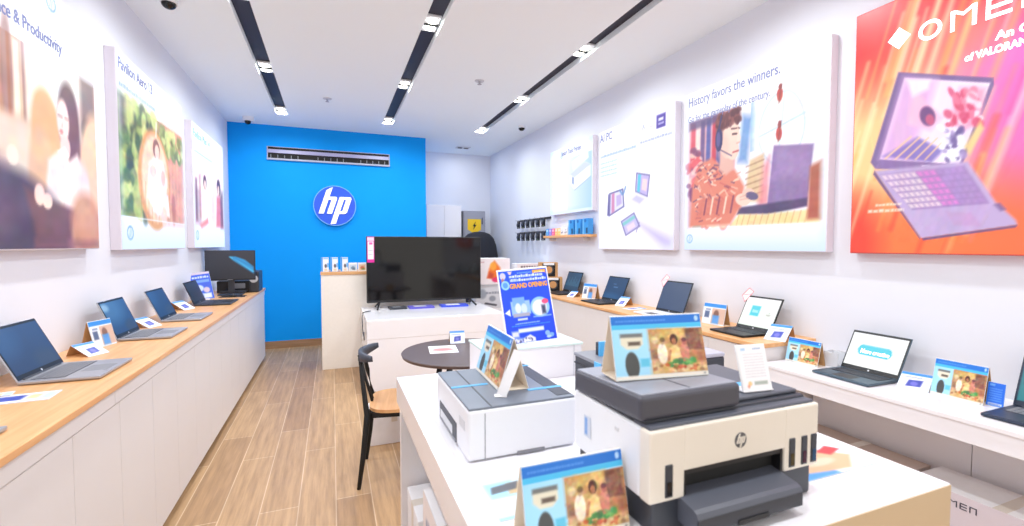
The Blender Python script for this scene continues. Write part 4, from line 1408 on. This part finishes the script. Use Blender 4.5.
gl = 'laptops on the left counter'
laptop('grey laptop at the near end of the left counter, only a corner showing', (-1.17, 1.66, CL), R(90), .335, .25, .235, 25, SILVER, 'blue', gl)
laptop('large silver laptop with blue screen, nearest whole laptop on the left counter', (-1.168, 2.555, CL), R(90), .335, .26, .237, 25, SILVER, 'blue', gl)
laptop('silver laptop with a bright glare on its screen, second whole one on left counter', (-1.165, 3.45, CL), R(90), .335, .262, .235, 22, SILVER, 'glare', gl)
laptop('silver laptop, third whole one on the left counter, before the dark one', (-1.155, 4.16, CL), R(90), .36, .245, .235, 24, SILVER, 'blue', gl)
laptop('dark laptop behind the blue leaflet near the monitor on the left counter', (-1.175, 5.12, CL), R(90), .40, .285, .22, 22, CHAR, 'dark', gl)
gr = 'laptops along the right wall'
laptop('black laptop with teal city screen beside the round-window boxes, right counter', (2.725, 5.0, CR), R(-90), .36, .25, .262, 20, BLACK, 'city', gr)
laptop('black laptop with plain blue log-in screen in the middle of the right counter', (2.70, 4.06, CR), R(-90), .36, .26, .268, 23, BLACK, 'login', gr)
t = laptop('white laptop with dark blue screen and a red diamond tag, right counter', (2.69, 3.165, CR), R(-90), .345, .24, .285, 22, WPLA, 'plain', gr)
M = Matrix.Translation((0, -.006, .014)) @ Matrix.Rotation(R(-22), 4, 'X')
PINK = mat('pink_outline', (226, 120, 130), .5)


def diamond_tag(t, M, cx, cz, r):
    g = G()
    q = [(cx - r * .75, cz - r * .1), (cx - r * .1, cz + r), (cx + r * .75, cz + r * .55), (cx + r * .0, cz - r)]
    g.prism([M @ Vector((x, -.002, z)) for x, z in q], (0, .001, 0), mat('pale_pink_tag', (244, 222, 226), .5))
    o = g.build('diamond_tag', t, label='pale pink diamond tag with red outline')
    g = G()
    for i in range(4):
        a, b = q[i], q[(i + 1) % 4]
        g.tube([M @ Vector((a[0], -.003, a[1])), M @ Vector((b[0], -.003, b[1]))], .002, PINK, 6)
    g.tube([M @ Vector((cx - r * .5, -.003, cz)), M @ Vector((cx + r * .5, -.003, cz + r * .2))], .0016, PINK, 6)
    g.build('outline', o)


diamond_tag(t, M, -.165, .28, .06)
t = laptop('black laptop with white screen and square cyan tile, near end of the oak counter', (2.675, 2.305, CR), R(-91), .285, .24, .247, 27, BLACK, 'white_tile', gr)
diamond_tag(t, Matrix.Translation((0, -.006, .014)) @ Matrix.Rotation(R(-27), 4, 'X'), -.143, .247, .055)
laptop('slate laptop with white screen and long cyan banner on the white shelf', (2.665, 1.57, SH), R(-92), .29, .225, .228, 27, mat('teal_grey_metal', (74, 92, 106), .4, .3), 'white_text', gr)
laptop('dark navy laptop with teal page on screen, cut by the right frame edge', (2.71, .865, SH), R(-90), .32, .25, .225, 20, NAVY, 'teal', gr)

# ------------------------------------------------------------------ things on the left counter
flat_card('flat printed leaflet with blue picture lying on the near left counter', (-1.085, 2.19, CL), R(5), .23, .12, 'strip', None, (50, 24))
t = flat_card('second flat leaflet lying at the wall behind the near one, left counter', (-1.20, 2.255, CL), R(14), .15, .07, 'strip', None, (40, 20))
slant_card('low folded price card between the first and second silver laptops, left counter', (-1.115, 2.93, CL), R(62), .105, .055, .10, 'price', 'price cards on the left counter', (36, 26))
tent_card('small blue tent card leaning behind the low price card, left counter', (-1.175, 3.17, CL), R(72), .15, .145, .07, 'bottle', 'small tent cards on the left counter', (40, 40), KRAFT)
slant_card('low price card beside the glare-screened laptop, left counter', (-1.135, 3.80, CL), R(70), .12, .06, .11, 'price', 'price cards on the left counter', (30, 24))
slant_card('low price card beside the dark laptop, left counter', (-1.16, 4.72, CL), R(70), .14, .07, .11, 'price', 'price cards on the left counter', (30, 24))
t = thing('promo_leaflet', 'upright blue promotional leaflet leaning in front of the monitor, left counter', 'leaflet', (-1.20, 5.42, CL), R(18))
Ml = Matrix.Rotation(R(-22), 4, 'X') @ Matrix.Translation((.085, 0, 0)) @ Matrix.Rotation(R(-7), 4, 'Y') @ Matrix.Translation((-.085, 0, 0))
bx(t, 'panel', -.085, .085, -.001, .001, .02, .315, PAPER, M=Ml)
sheet('print', t, card_art('promo', 44, 80), Ml @ frame((-.084, -.0022, .021), (1, 0, 0), (0, 0, 1)), .168, .293, ART)
bx(t, 'foot', -.04, .04, -.01, .12, 0, .019, PAPER)

t = thing('monitor', 'black desktop monitor showing a glowing blue leaf, end of the left counter', 'monitor', (-1.06, 5.90, CL), R(2))
bx(t, 'screen_housing', -.243, .243, 0, .03, .165, .50, BLACK, .005)
sheet('display', t, screen_art('leaf'), frame((-.237, -.0015, .182), (1, 0, 0), (0, 0, 1)), .474, .312, SCREEN)
bx(t, 'chin', -.243, .243, -.002, .002, .165, .18, BLACK)
bx(t, 'badge', -.03, .02, -.0035, -.001, .169, .176, GREY)
bx(t, 'neck', -.03, .03, .03, .055, .02, .34, CHAR, .004)
bx(t, 'foot', -.12, .12, -.08, .10, 0, .012, CHAR, .004)
t = thing('black_printer', 'black printer behind the monitor against the blue wall end of the left counter', 'printer', (-1.02, 6.16, CL))
bx(t, 'body', -.23, .19, 0, .31, 0, .14, BLACK, .01)
bx(t, 'side_module', .1, .205, -.01, .3, .0, .25, CHAR, .015, 3)
bx(t, 'output_tray', -.19, .08, -.12, .01, .012, .03, CHAR, .004)
bx(t, 'control_panel', -.1, .06, -.004, .006, .05, .11, GREY, .004)
G().cyl((.15, -.011, .16), (.15, -.017, .16), .045, .045, LGREY, 24).build('dial', t)
t = thing('computer_mouse', 'black computer mouse on its pad at the foot of the monitor', 'mouse', (-1.0, 5.72, CL))
G().sphere((0, 0, .014), .032, CHAR, 1, 1.5, .5).build('body', t)
bx(t, 'wheel', -.003, .003, -.035, -.02, .022, .031, GREY)
t = thing('mouse_pad', 'dark mouse pad in front of the monitor', 'mouse pad', (-1.02, 5.72, CL))
bx(t, 'pad', -.11, .13, -.09, .09, 0, .002, MATTE)
for o in bpy.data.objects:
    if o.name == 'computer_mouse':
        o.location.z = CL + .002

# ------------------------------------------------------------------ things along the right wall
tg = 'tent cards along the right wall'
tent_card('small tent card with a bottle picture by the farthest laptop, right counter', (2.63, 4.40, CR), R(-75), .20, .165, .08, 'bottle', tg, (40, 34), KRAFT)
slant_card('low price card in front of the farthest laptop, right counter', (2.52, 4.62, CR), R(-68), .10, .06, .10, 'price', tg, (28, 22))
slant_card('low price card beside the log-in screened laptop, right counter', (2.60, 3.765, CR), R(-70), .11, .08, .11, 'price', tg, (28, 22))
flat_card('white sheet of paper beside the white laptop, right counter', (2.62, 3.55, CR), R(-90), .12, .2, 'price', None, (20, 20), 'paper_sheet')
tent_card('small tent card with a blue bottle picture between the white and the black laptop', (2.64, 2.63, CR), R(-82), .19, .155, .075, 'bottle', tg, (44, 36), KRAFT)
slant_card('low price card at the shadowed side of the blue bottle tent card', (2.47, 2.765, CR), R(-88), .075, .06, .09, 'price', tg, (28, 22))
slant_card('low price card at the near corner of the oak counter', (2.55, 2.04, CR), R(-72), .125, .085, .12, 'price', tg, (36, 28))
tent_card('tent card on the white shelf directly below the oak counter end', (2.565, 1.875, SH), R(-88), .195, .14, .07, 'mini' , tg, (60, 40), KRAFT)
tent_card('tent card on the white shelf between the two slate laptops', (2.625, 1.18, SH), R(-90), .19, .165, .08, 'mini', tg, (70, 46), KRAFT)
slant_card('low price card beside the laptop with the cyan banner, white shelf', (2.60, 1.335, SH), R(-74), .12, .06, .11, 'price', tg, (36, 28))
t = thing('blue_card', 'small upright bright blue card on the white shelf', 'card', (2.655, 1.06, SH), R(-88))
Ml = Matrix.Rotation(R(-10), 4, 'X')
bx(t, 'panel', -.028, .028, -.001, .001, .002, .105, PAPER, M=Ml)
sheet('print', t, card_art('blue', 24, 36), Ml @ frame((-.028, -.002, .003), (1, 0, 0), (0, 0, 1)), .056, .101, ART)
bx(t, 'foot', -.03, .03, .0, .04, 0, .002, PAPER)
t = thing('acrylic_stand', 'clear acrylic box stand beside the tent card on the white shelf', 'stand', (2.70, 1.765, SH))
g = G()
a, hh, q = .04, .085, .003
g.box(-a, a, -a, a, 0, q, ACRYL).box(-a, -a + q, -a, a, q, hh, ACRYL).box(a - q, a, -a, a, q, hh, ACRYL).box(-a + q, a - q, a - q, a, q, hh, ACRYL)
g.build('box', t)
bx(t, 'card', -a + .004, a - .004, a - .008, a - .005, q, hh * .8, PAPER)

# boxes with round windows at the far end of the right counter
def window_box(label, loc, rotz):
    t = thing('round_window_box', label, 'box', loc, rotz, 'kraft boxes with round windows')
    bx(t, 'body', -.12, .12, -.06, .06, 0, .185, KRAFT, .003)
    bx(t, 'sleeve', -.085, .085, -.0625, .0625, .004, .17, MATTE, .002)
    g = G()
    g.cyl((0, -.0625, .09), (0, -.066, .09), .062, .062, CHAR, 32)
    g.build('window_ring', t)
    G().cyl((0, -.066, .09), (0, -.067, .09), .045, .045, mat('warm_speaker_cone', (206, 150, 96), .6), 32).build('window', t)
    bx(t, 'top_label', -.07, .07, -.0635, -.062, .15, .178, PAPER)
    return t


window_box('lower kraft box with black sleeve and round window, far end of the right counter', (2.63, 5.28, CR), R(-22))
window_box('upper kraft box with round window stacked on another, far end of right counter', (2.60, 5.36, CR + .186), R(-14))
t = thing('price_tag', 'tall white price tag leaning on the lower round-window box', 'tag', (2.49, 5.2, CR), R(-20))
bx(t, 'tag', -.022, .022, -.001, .001, .001, .11, PAPER, M=Matrix.Rotation(R(-18), 4, 'X'))
bx(t, 'foot', -.022, .022, 0, .02, 0, .0015, PAPER)

# shelf with boxes on the right wall
SZ = 1.625
t = thing('wall_shelf', 'short oak wall shelf below the printer poster holding blue boxes', 'shelf', (RX, 5.2, SZ))
bx(t, 'board', -.13, -.001, -.60, .58, -.03, 0, OAK, .002)
for y in (-.45, .45):
    bx(t, 'bracket', -.10, -.001, y - .008, y + .008, -.07, -.03, LGREY)


def blister(name, label, loc, w, d, h, m, art, group, rz=R(-90)):
    t = thing(name, label, 'box', loc, rz, group)
    bx(t, 'body', -w / 2, w / 2, -d / 2, d / 2, 0, h, m, .003)
    sheet('print', t, art, frame((-w / 2 + .002, -d / 2 - .001, .002), (1, 0, 0), (0, 0, 1)), w - .004, h - .004, ART)
    return t


cb = Canvas(20, 34, (70, 160, 226))
cb.rect(0, 0, 1, 1, (64, 150, 220)).rect(0, 0, .25, 1, (130, 196, 240), .8, .05).ell(.5, .86, .22, .1, (36, 96, 170), .9, .3).rect(.62, .05, .95, .4, (36, 60, 90), .9, .03)
for i, y in enumerate((4.685, 4.86, 5.035)):
    blister('ink_box', ('blue box on the wall shelf, nearest the poster of three computers', 'blue box on the wall shelf, middle of three', 'blue box on the wall shelf, nearest the small white boxes')[i],
            (2.79, y, SZ), .125, .07, .185, mat('blue_box', (64, 150, 220), .5), cb, 'blue boxes on the wall shelf')
wb = Canvas(16, 22, (246, 240, 240))
wb.ell(.3, .3, .12, .12, (70, 70, 84), .9, .4).ell(.65, .35, .1, .15, (60, 60, 76), .9, .4).ell(.5, .65, .12, .1, (150, 150, 160), .9, .4).rect(.1, .02, .9, .1, (240, 200, 140), .8, .04)
for i, y in enumerate((5.175, 5.275)):
    blister('small_box', ('small white box with dark dots on the wall shelf, beside the blue boxes', 'small white box with dark dots on the wall shelf, beside the yellow pack')[i],
            (2.79, y, SZ), .085, .06, .105, PAPER, wb, 'small white boxes on the wall shelf')
for i, (y, col, nm) in enumerate(((5.365, (250, 206, 110), 'yellow'), (5.45, (246, 190, 120), 'orange'), (5.54, (240, 100, 150), 'pink'), (5.63, (150, 130, 220), 'violet'), (5.72, (70, 160, 230), 'blue'))):
    ca = Canvas(12, 16, col)
    ca.rect(.1, .55, .9, .9, (250, 246, 250), .6, .05).scribble(.2, .2, .8, .3, (250, 250, 250), .7, 4, i)
    blister('ink_pack', nm + ' ink pack in the row of coloured packs on the wall shelf', (2.79, y, SZ), .078, .05, .095, mat('pack_' + nm, col, .5), ca, 'coloured ink packs')

# hanging accessories
for row, (z, l) in enumerate(((1.885, 'upper'), (1.69, 'lower'))):
    t = thing('hook_rail', l + ' dark display rail for hanging packs on the right wall', 'rail', (RX, 6.35, z))
    bx(t, 'rail', -.02, -.001, -.56, .56, -.014, .014, CHAR, .003)
    g = G()
    for i in range(6):
        y = -.46 + i * .185
        g.tube([(-.02, y, 0), (-.12, y, 0), (-.128, y, .012)], .003, GREY, 6)
    g.build('hooks', t)
    place = ('first', 'second', 'third', 'fourth', 'fifth', 'sixth')
    for i in range(6):
        y = 5.89 + i * .185
        t = thing('hanging_pack', 'black hanging pack, %s from the near end of the %s rail' % (place[i], l), 'pack', (RX - .075, y, z), R(-90), 'black packs on the wall rails')
        ch = Canvas(14, 22, (28, 30, 38))
        ch.rect(.0, .82, 1, 1, (60, 62, 74), .9, .03).ell(.5, .45, .28, .18, (80, 84, 96), .9, .4).rect(.3, .06, .75, .16, [(120, 160, 90), (210, 212, 220)][(i + row) % 2], .8, .03)
        bx(t, 'card', -.055, .055, -.006, .006, -.125, -.004, MATTE, .002)
        sheet('print', t, ch, frame((-.054, -.0072, -.124), (1, 0, 0), (0, 0, 1)), .108, .118, ART)
        G().sphere((0, -.016, -.07), .03, CHAR, 1, .6, 1.2).build('blister', t)
        G().tube([(0, -.004, -.008), (0, 0, .004), (0, .004, -.008)], .004, GREY, 6).build('hang_tab', t)

# ------------------------------------------------------------------ box under the right shelf
cv = Canvas(90, 50, (222, 214, 224))
cv.ell(.72, -.02, .3, .35, (246, 190, 60), .95, .4).ell(.8, -.05, .2, .3, (230, 110, 50), .95, .5)
t = carton('gaming_box', 'large white computer box with dark letters under the white shelf', (2.625, .97, 0), R(-90), .62, .25, .425, PAPER, cat='box', cv=cv)
g = G()
omen_letters(g, frame((-.196, -.1275, .366), (1, 0, 0), (0, 0, 1)), .027, INK, .0006, .75)
g.build('lettering', t)
carton('shipping_carton', 'grey-brown carton under the white shelf beyond the lettered box', (2.62, 1.62, 0), R(-90), .58, .30, .40, mat('grey_carton', (196, 178, 168), .7))

# ------------------------------------------------------------------ round table and chair
t = thing('round_table', 'small round dark-topped table in front of the TV counter', 'table', (.862, 3.16, 0))
RT = .745
g = G()
g.cyl((0, 0, RT - .022), (0, 0, RT - .004), .425, .432, ROUNDT, 72).cyl((0, 0, RT - .004), (0, 0, RT), .432, .428, ROUNDT, 72)
g.build('tabletop', t)
for a in (45, 135, 225, 315):
    x, y = math.cos(R(a)), math.sin(R(a))
    G().tube([(x * .17, y * .17, RT - .03), (x * .33, y * .33, 0)], [.022, .014], MATTE, 12).build('leg', t)
G().cyl((0, 0, RT - .045), (0, 0, RT - .022), .2, .22, MATTE, 32).build('apron', t)
fl = flat_card('white leaflet with a red print lying on the round table', (.735, 3.24, RT), R(-8), .20, .23, 'price', None, (30, 30))
for ch in fl.children:
    if ch.name.startswith('print'):
        me = ch.data
        cz = Canvas(30, 30, (246, 244, 248))
        cz.ell(.5, .45, .4, .2, (236, 130, 130), .95, .4).rect(.2, .62, .8, .72, (226, 170, 180), .8, .03).scribble(.1, .8, .9, .86, (200, 206, 226), .8, 8)
        ccol = np.clip(cz.a.reshape(-1, 3) / 255, 0, 1) ** 2.2
        buf = np.ones((900, 4), np.float32)
        buf[:, :3] = ccol
        me.attributes['Print'].data.foreach_set('color', buf.ravel())
t = slant_card('small blue and white card holder standing on the round table', (.885, 3.40, RT), R(-6), .115, .09, .04, 'price', None, (24, 20))

t = thing('chair', 'black chair with a curved back rail and oak seat at the round table', 'chair', (.425, 3.07, 0), R(-100))
# local: chair faces +Y ... turned so the back is to the left of the picture
g = G()
ring = []
n = 28
seat = []
for i in range(n):
    a = 2 * math.pi * i / n
    x = .22 * math.copysign(abs(math.cos(a)) ** .6, math.cos(a))
    y = .21 * math.copysign(abs(math.sin(a)) ** .6, math.sin(a))
    seat.append((x, y))
g.prism([(x, y, .465) for x, y in seat], (0, 0, .02), OAKX)
g.build('seat', t, label='oak seat pad')
g = G()
g.box(-.195, .195, -.19, -.165, .43, .465, MATTE, .005).box(-.195, .195, .165, .19, .43, .465, MATTE, .005)
g.box(-.195, -.17, -.19, .19, .43, .465, MATTE, .005).box(.17, .195, -.19, .19, .43, .465, MATTE, .005)
g.build('seat_frame', t)
for sx in (-1, 1):
    G().tube([(sx * .185, .185, .455), (sx * .20, .205, .2), (sx * .205, .215, 0)], [.018, .016, .012], MATTE, 10).build('leg', t)
    G().tube([(sx * .075, -.262, .80), (sx * .14, -.24, .65), (sx * .19, -.21, .45), (sx * .20, -.235, .2), (sx * .205, -.262, 0)], [.012, .014, .018, .016, .012], MATTE, 10).build('rear_leg', t)
g = G()
rings = []
for i in range(15):
    u = -1 + 2 * i / 14
    x = .205 * u
    y = -.266 + .08 * u * u
    hh = .030 * (1 - .45 * abs(u) ** 3)
    z = .79 + .012 * u * u
    th = .016
    rings.append([(x, y - th, z - hh), (x, y + th, z - hh), (x, y + th * .8, z + hh), (x, y - th * .8, z + hh)])
g.loft(rings, SLATE)
g.build('back_rail', t)
g = G()
for sx in (-1, 0, 1):
    g.tube([(sx * .03, -.275, .79), (sx * .012, -.235, .62), (sx * .03, -.19, .465)], [.008, .007, .008], MATTE, 8)
g.build('back_rods', t)

# white carton under the round table
carton('white_carton', 'plain white carton standing under the round table beside the chair', (.42, 3.66, 0), R(0), .35, .30, .23, PAPER)
carton('white_carton', 'second white carton under the right side of the round table', (.90, 3.74, 0), R(0), .36, .30, .30, PAPER)

# ------------------------------------------------------------------ TV counter, cash desk
BZ = .734
t = thing('tv_counter', 'white block counter carrying the television', 'counter', (1.06, 5.36, 0))
hw, hd = .745, .53
bx(t, 'top', -hw, hw, -hd, hd, BZ - .20, BZ, GLOSS, .004)
bx(t, 'body', -hw + .003, hw - .003, -hd + .003, hd - .003, .0, BZ - .2, GLOSS)
t = thing('television', 'large black flat television on two feet on the white counter', 'television', (1.083, 5.68, BZ))
w2, z0, z1 = .708, .072, .868
bx(t, 'housing', -w2, w2, 0, .05, z0, z1, BLACK, .006)
bx(t, 'screen', -w2 + .012, w2 - .012, -.002, .001, z0 + .022, z1 - .012, DGLASS)
for sx in (-1, 1):
    g = G()
    g.tube([(sx * .56, .025, z0 + .004), (sx * .60, -.14, .0115)], .011, BLACK, 8).tube([(sx * .56, .025, z0 + .004), (sx * .60, .16, .0115)], .011, BLACK, 8)
    g.build('foot', t)
st = Canvas(16, 60, (214, 30, 150))
st.rect(.1, .12, .9, .82, (236, 232, 240), 1, .01).rect(.05, .84, .95, .98, (232, 228, 236), .9, .01).rect(.3, .7, .75, .78, (226, 60, 160), .9, .02).scribble(.2, .3, .8, .33, (150, 150, 170), .7, 4).scribble(.2, .45, .8, .48, (150, 150, 170), .7, 4)
sheet('energy_sticker', t, st, frame((-w2 + .008, -.004, z1 - .31), (1, 0, 0), (0, 0, 1)), .082, .305, ART, 'tall white and magenta sticker')
for i, (x, y, w, l) in enumerate(((.72, 5.62, .20, 'dark flat package under the left half of the television'), (1.02, 5.60, .30, 'violet and blue flat package under the television, left of the other'), (1.45, 5.60, .34, 'blue and white flat package under the television, near its right foot'))):
    t = thing('flat_package', l, 'package', (x - .02 * i, y, BZ), R(3 - 3 * i), 'flat packages under the television')
    bx(t, 'body', -w / 2, w / 2, -.09, .09, 0, .022, [CHAR, mat('violet_pack', (96, 92, 200), .4), mat('blue_pack', (60, 84, 216), .4)][i], .004)
    bx(t, 'label', -w * .3, w * .2, -.06, .05, .0215, .0228, [GREY, LGREY, PAPER][i])
t = G()
t.tube([(.40, 5.50, BZ + .006), (.345, 5.44, BZ + .007), (.312, 5.40, BZ + .004), (.300, 5.36, BZ - .04), (.299, 5.28, BZ - .16), (.299, 5.16, BZ - .21), (.299, 5.06, BZ - .16), (.298, 5.0, BZ - .23)], .005, CHAR, 8)
tag(t.build('power_cable'), 'thin dark cable hanging over the left edge of the television counter', 'cable')

DZ = 1.175
t = thing('cash_desk', 'tall cream cash desk with an oak top behind the television', 'desk', (.40, 6.2, 0))
bx(t, 'body', -.53, 1.25, -.30, .25, 0, DZ - .035, mat('desk_laminate', (240, 234, 226), .4), .003)
bx(t, 'top', -.535, 1.255, -.31, .26, DZ - .035, DZ, OAKX, .003)
pk = Canvas(20, 30, (236, 240, 248))
pk.rect(0, 0, .22, 1, (60, 150, 230), 1, .03).rect(.3, .88, .95, .96, (120, 180, 240), .9, .02).ell(.6, .4, .16, .14, (70, 74, 96), .9, .4).rect(.4, .05, .8, .2, (214, 196, 170), .8, .03).rect(.78, .3, 1, .6, (60, 150, 230), .7, .04)
for i, x in enumerate((-.085, .02, .135)):
    blister('ink_bottle_box', ('blue and white ink box on the cash desk, farthest from the television', 'blue and white ink box on the cash desk, middle of three', 'blue and white ink box on the cash desk, next to the two low boxes')[i],
            (x, 6.02, DZ), .088, .06, .175, mat('desk_box_blue', (60, 150, 230), .5), pk, 'ink boxes on the cash desk', R(0))
for i, (x, cc) in enumerate(((.235, (190, 214, 236)), (.345, (226, 190, 160)))):
    ca = Canvas(16, 16, (238, 240, 244))
    ca.rect(.1, .1, .9, .8, cc, .9, .04).ell(.5, .4, .25, .2, [(110, 140, 170), (206, 110, 80)][i], .9, .4).ell(.6, .25, .2, .1, [(90, 110, 130), (110, 160, 80)][i], .9, .4)
    blister('low_box', ('low pale blue picture box on the cash desk', 'low box with a warm food picture on the cash desk, at the television edge')[i], (x, 6.0, DZ), .10, .05, .105, PAPER, ca, 'low boxes on the cash desk', R(0))

# boxes to the right of the television
ob = Canvas(70, 50, (238, 228, 232))
ob.X -= .17
ob.poly([(.14, .25), (.2, .62), (.36, .92), (.52, .66), (.6, .3), (.4, .2)], (240, 120, 40), 1, .04).ell(.32, .7, .1, .16, (250, 170, 60), .9, .5).poly([(.14, .25), (.2, .5), (.34, .4), (.3, .22)], (200, 70, 50), .9, .04).ell(.42, .18, .14, .1, (226, 50, 110), .95, .4)
ob.X += .17
ob.scribble(.05, .84, .22, .88, (206, 150, 160), .9, 4, 3)
oc = Canvas(50, 40, (214, 216, 224))
oc.ell(.2, .6, .12, .2, (150, 158, 172), .9, .5).ell(.5, .4, .1, .12, (140, 146, 160), .9, .5).line(.3, .2, .6, .12, .08, (60, 60, 72), .9).scribble(.3, .6, .7, .7, (130, 136, 150), .8, 6, 4)
carton('plain_carton', 'plain white carton at the bottom of the stack right of the television', (2.09, 6.22, 0), R(-6), .48, .38, .62, PAPER)
carton('grey_print_carton', 'white carton with grey prints in the stack right of the television', (2.09, 6.22, .621), R(-6), .47, .38, .33, PAPER, cv=oc)
carton('orange_print_carton', 'white carton with an orange picture on top of the stack right of television', (2.10, 6.2, .952), R(-6), .47, .38, .36, PAPER, cv=ob)
lb = Canvas(60, 30, (236, 228, 232))
rng = np.random.RandomState(2)
x = .12
while x < .9:
    lb.rect(x, .72, x + .06, .9, (84, 74, 84), .95, .008).rect(x + .02, .78, x + .035, .84, (236, 228, 232), .9, .006)
    x += .085
carton('lettered_carton', 'long white carton with bold dark print behind the blue sign', (2.60, 5.96, CR), 0, .46, .22, .335, PAPER, cv=lb)

# ------------------------------------------------------------------ rear alcove
t = thing('white_cupboard', 'tall plain white cupboard in the rear alcove beside the blue wall', 'cupboard', (1.86, 8.2, 0))
bx(t, 'body', -.33, .30, -.2, .245, 0, 2.21, LGREY, .004)
bx(t, 'door', -.325, -.015, -.216, -.2, .03, 2.2, WHITE, .003)
bx(t, 'door', -.012, .295, -.216, -.2, .03, 2.2, WHITE, .003)
t = thing('grey_locker', 'grey metal cupboard with a yellow sticker in the rear alcove', 'cupboard', (2.43, 8.2, 0))
bx(t, 'body', -.215, .205, -.12, .245, 0, 2.12, mat('grey_metal', (150, 152, 166), .45), .004)
dr = bx(t, 'door', -.20, .19, -.132, -.12, .04, 2.10, mat('grey_metal_door', (158, 160, 174), .45), .003)
g = G()
g.prism([(-.135, -.1345, 1.97), (.12, -.1345, 1.97), (.12, -.1345, 1.78), (-.005, -.1345, 1.70), (-.135, -.1345, 1.78)], (0, -.002, 0), YELLOW)
st = g.build('sticker', t, label='yellow sticker with a black lightning mark')
g = G()
g.prism([(x * .8 - .005, -.1368, z) for x, z in ((.03, 1.93), (-.045, 1.84), (-.005, 1.84), (-.04, 1.77), (.05, 1.865), (.005, 1.865))], (0, -.001, 0), MATTE)
g.build('mark', st)
bx(t, 'handle', .135, .15, -.15, -.132, 1.88, 2.0, CHAR, .004)
t = thing('black_cover', 'black fabric cover draped over a rounded stand in the rear alcove', 'cover', (2.40, 7.72, 0))
rings = []
for z, a, b in ((0, .38, .16), (.5, .375, .155), (1.0, .37, .15), (1.3, .355, .145), (1.5, .32, .135), (1.62, .27, .12), (1.69, .20, .10), (1.725, .10, .06), (1.732, .02, .02)):
    rg = []
    for i in range(48):
        q = 2 * math.pi * i / 48
        k = 1 + (.045 * math.sin(q * 9) + .03 * math.sin(q * 5 + 1)) * max(0, 1 - z / 1.75)
        rg.append((a * k * math.copysign(abs(math.cos(q)) ** .8, math.cos(q)), b * k * math.sin(q), z))
    rings.append(rg)
G().loft(rings, mat('black_fabric', (34, 36, 46), .85, bump=.3, scale=200)).build('cloth', t)
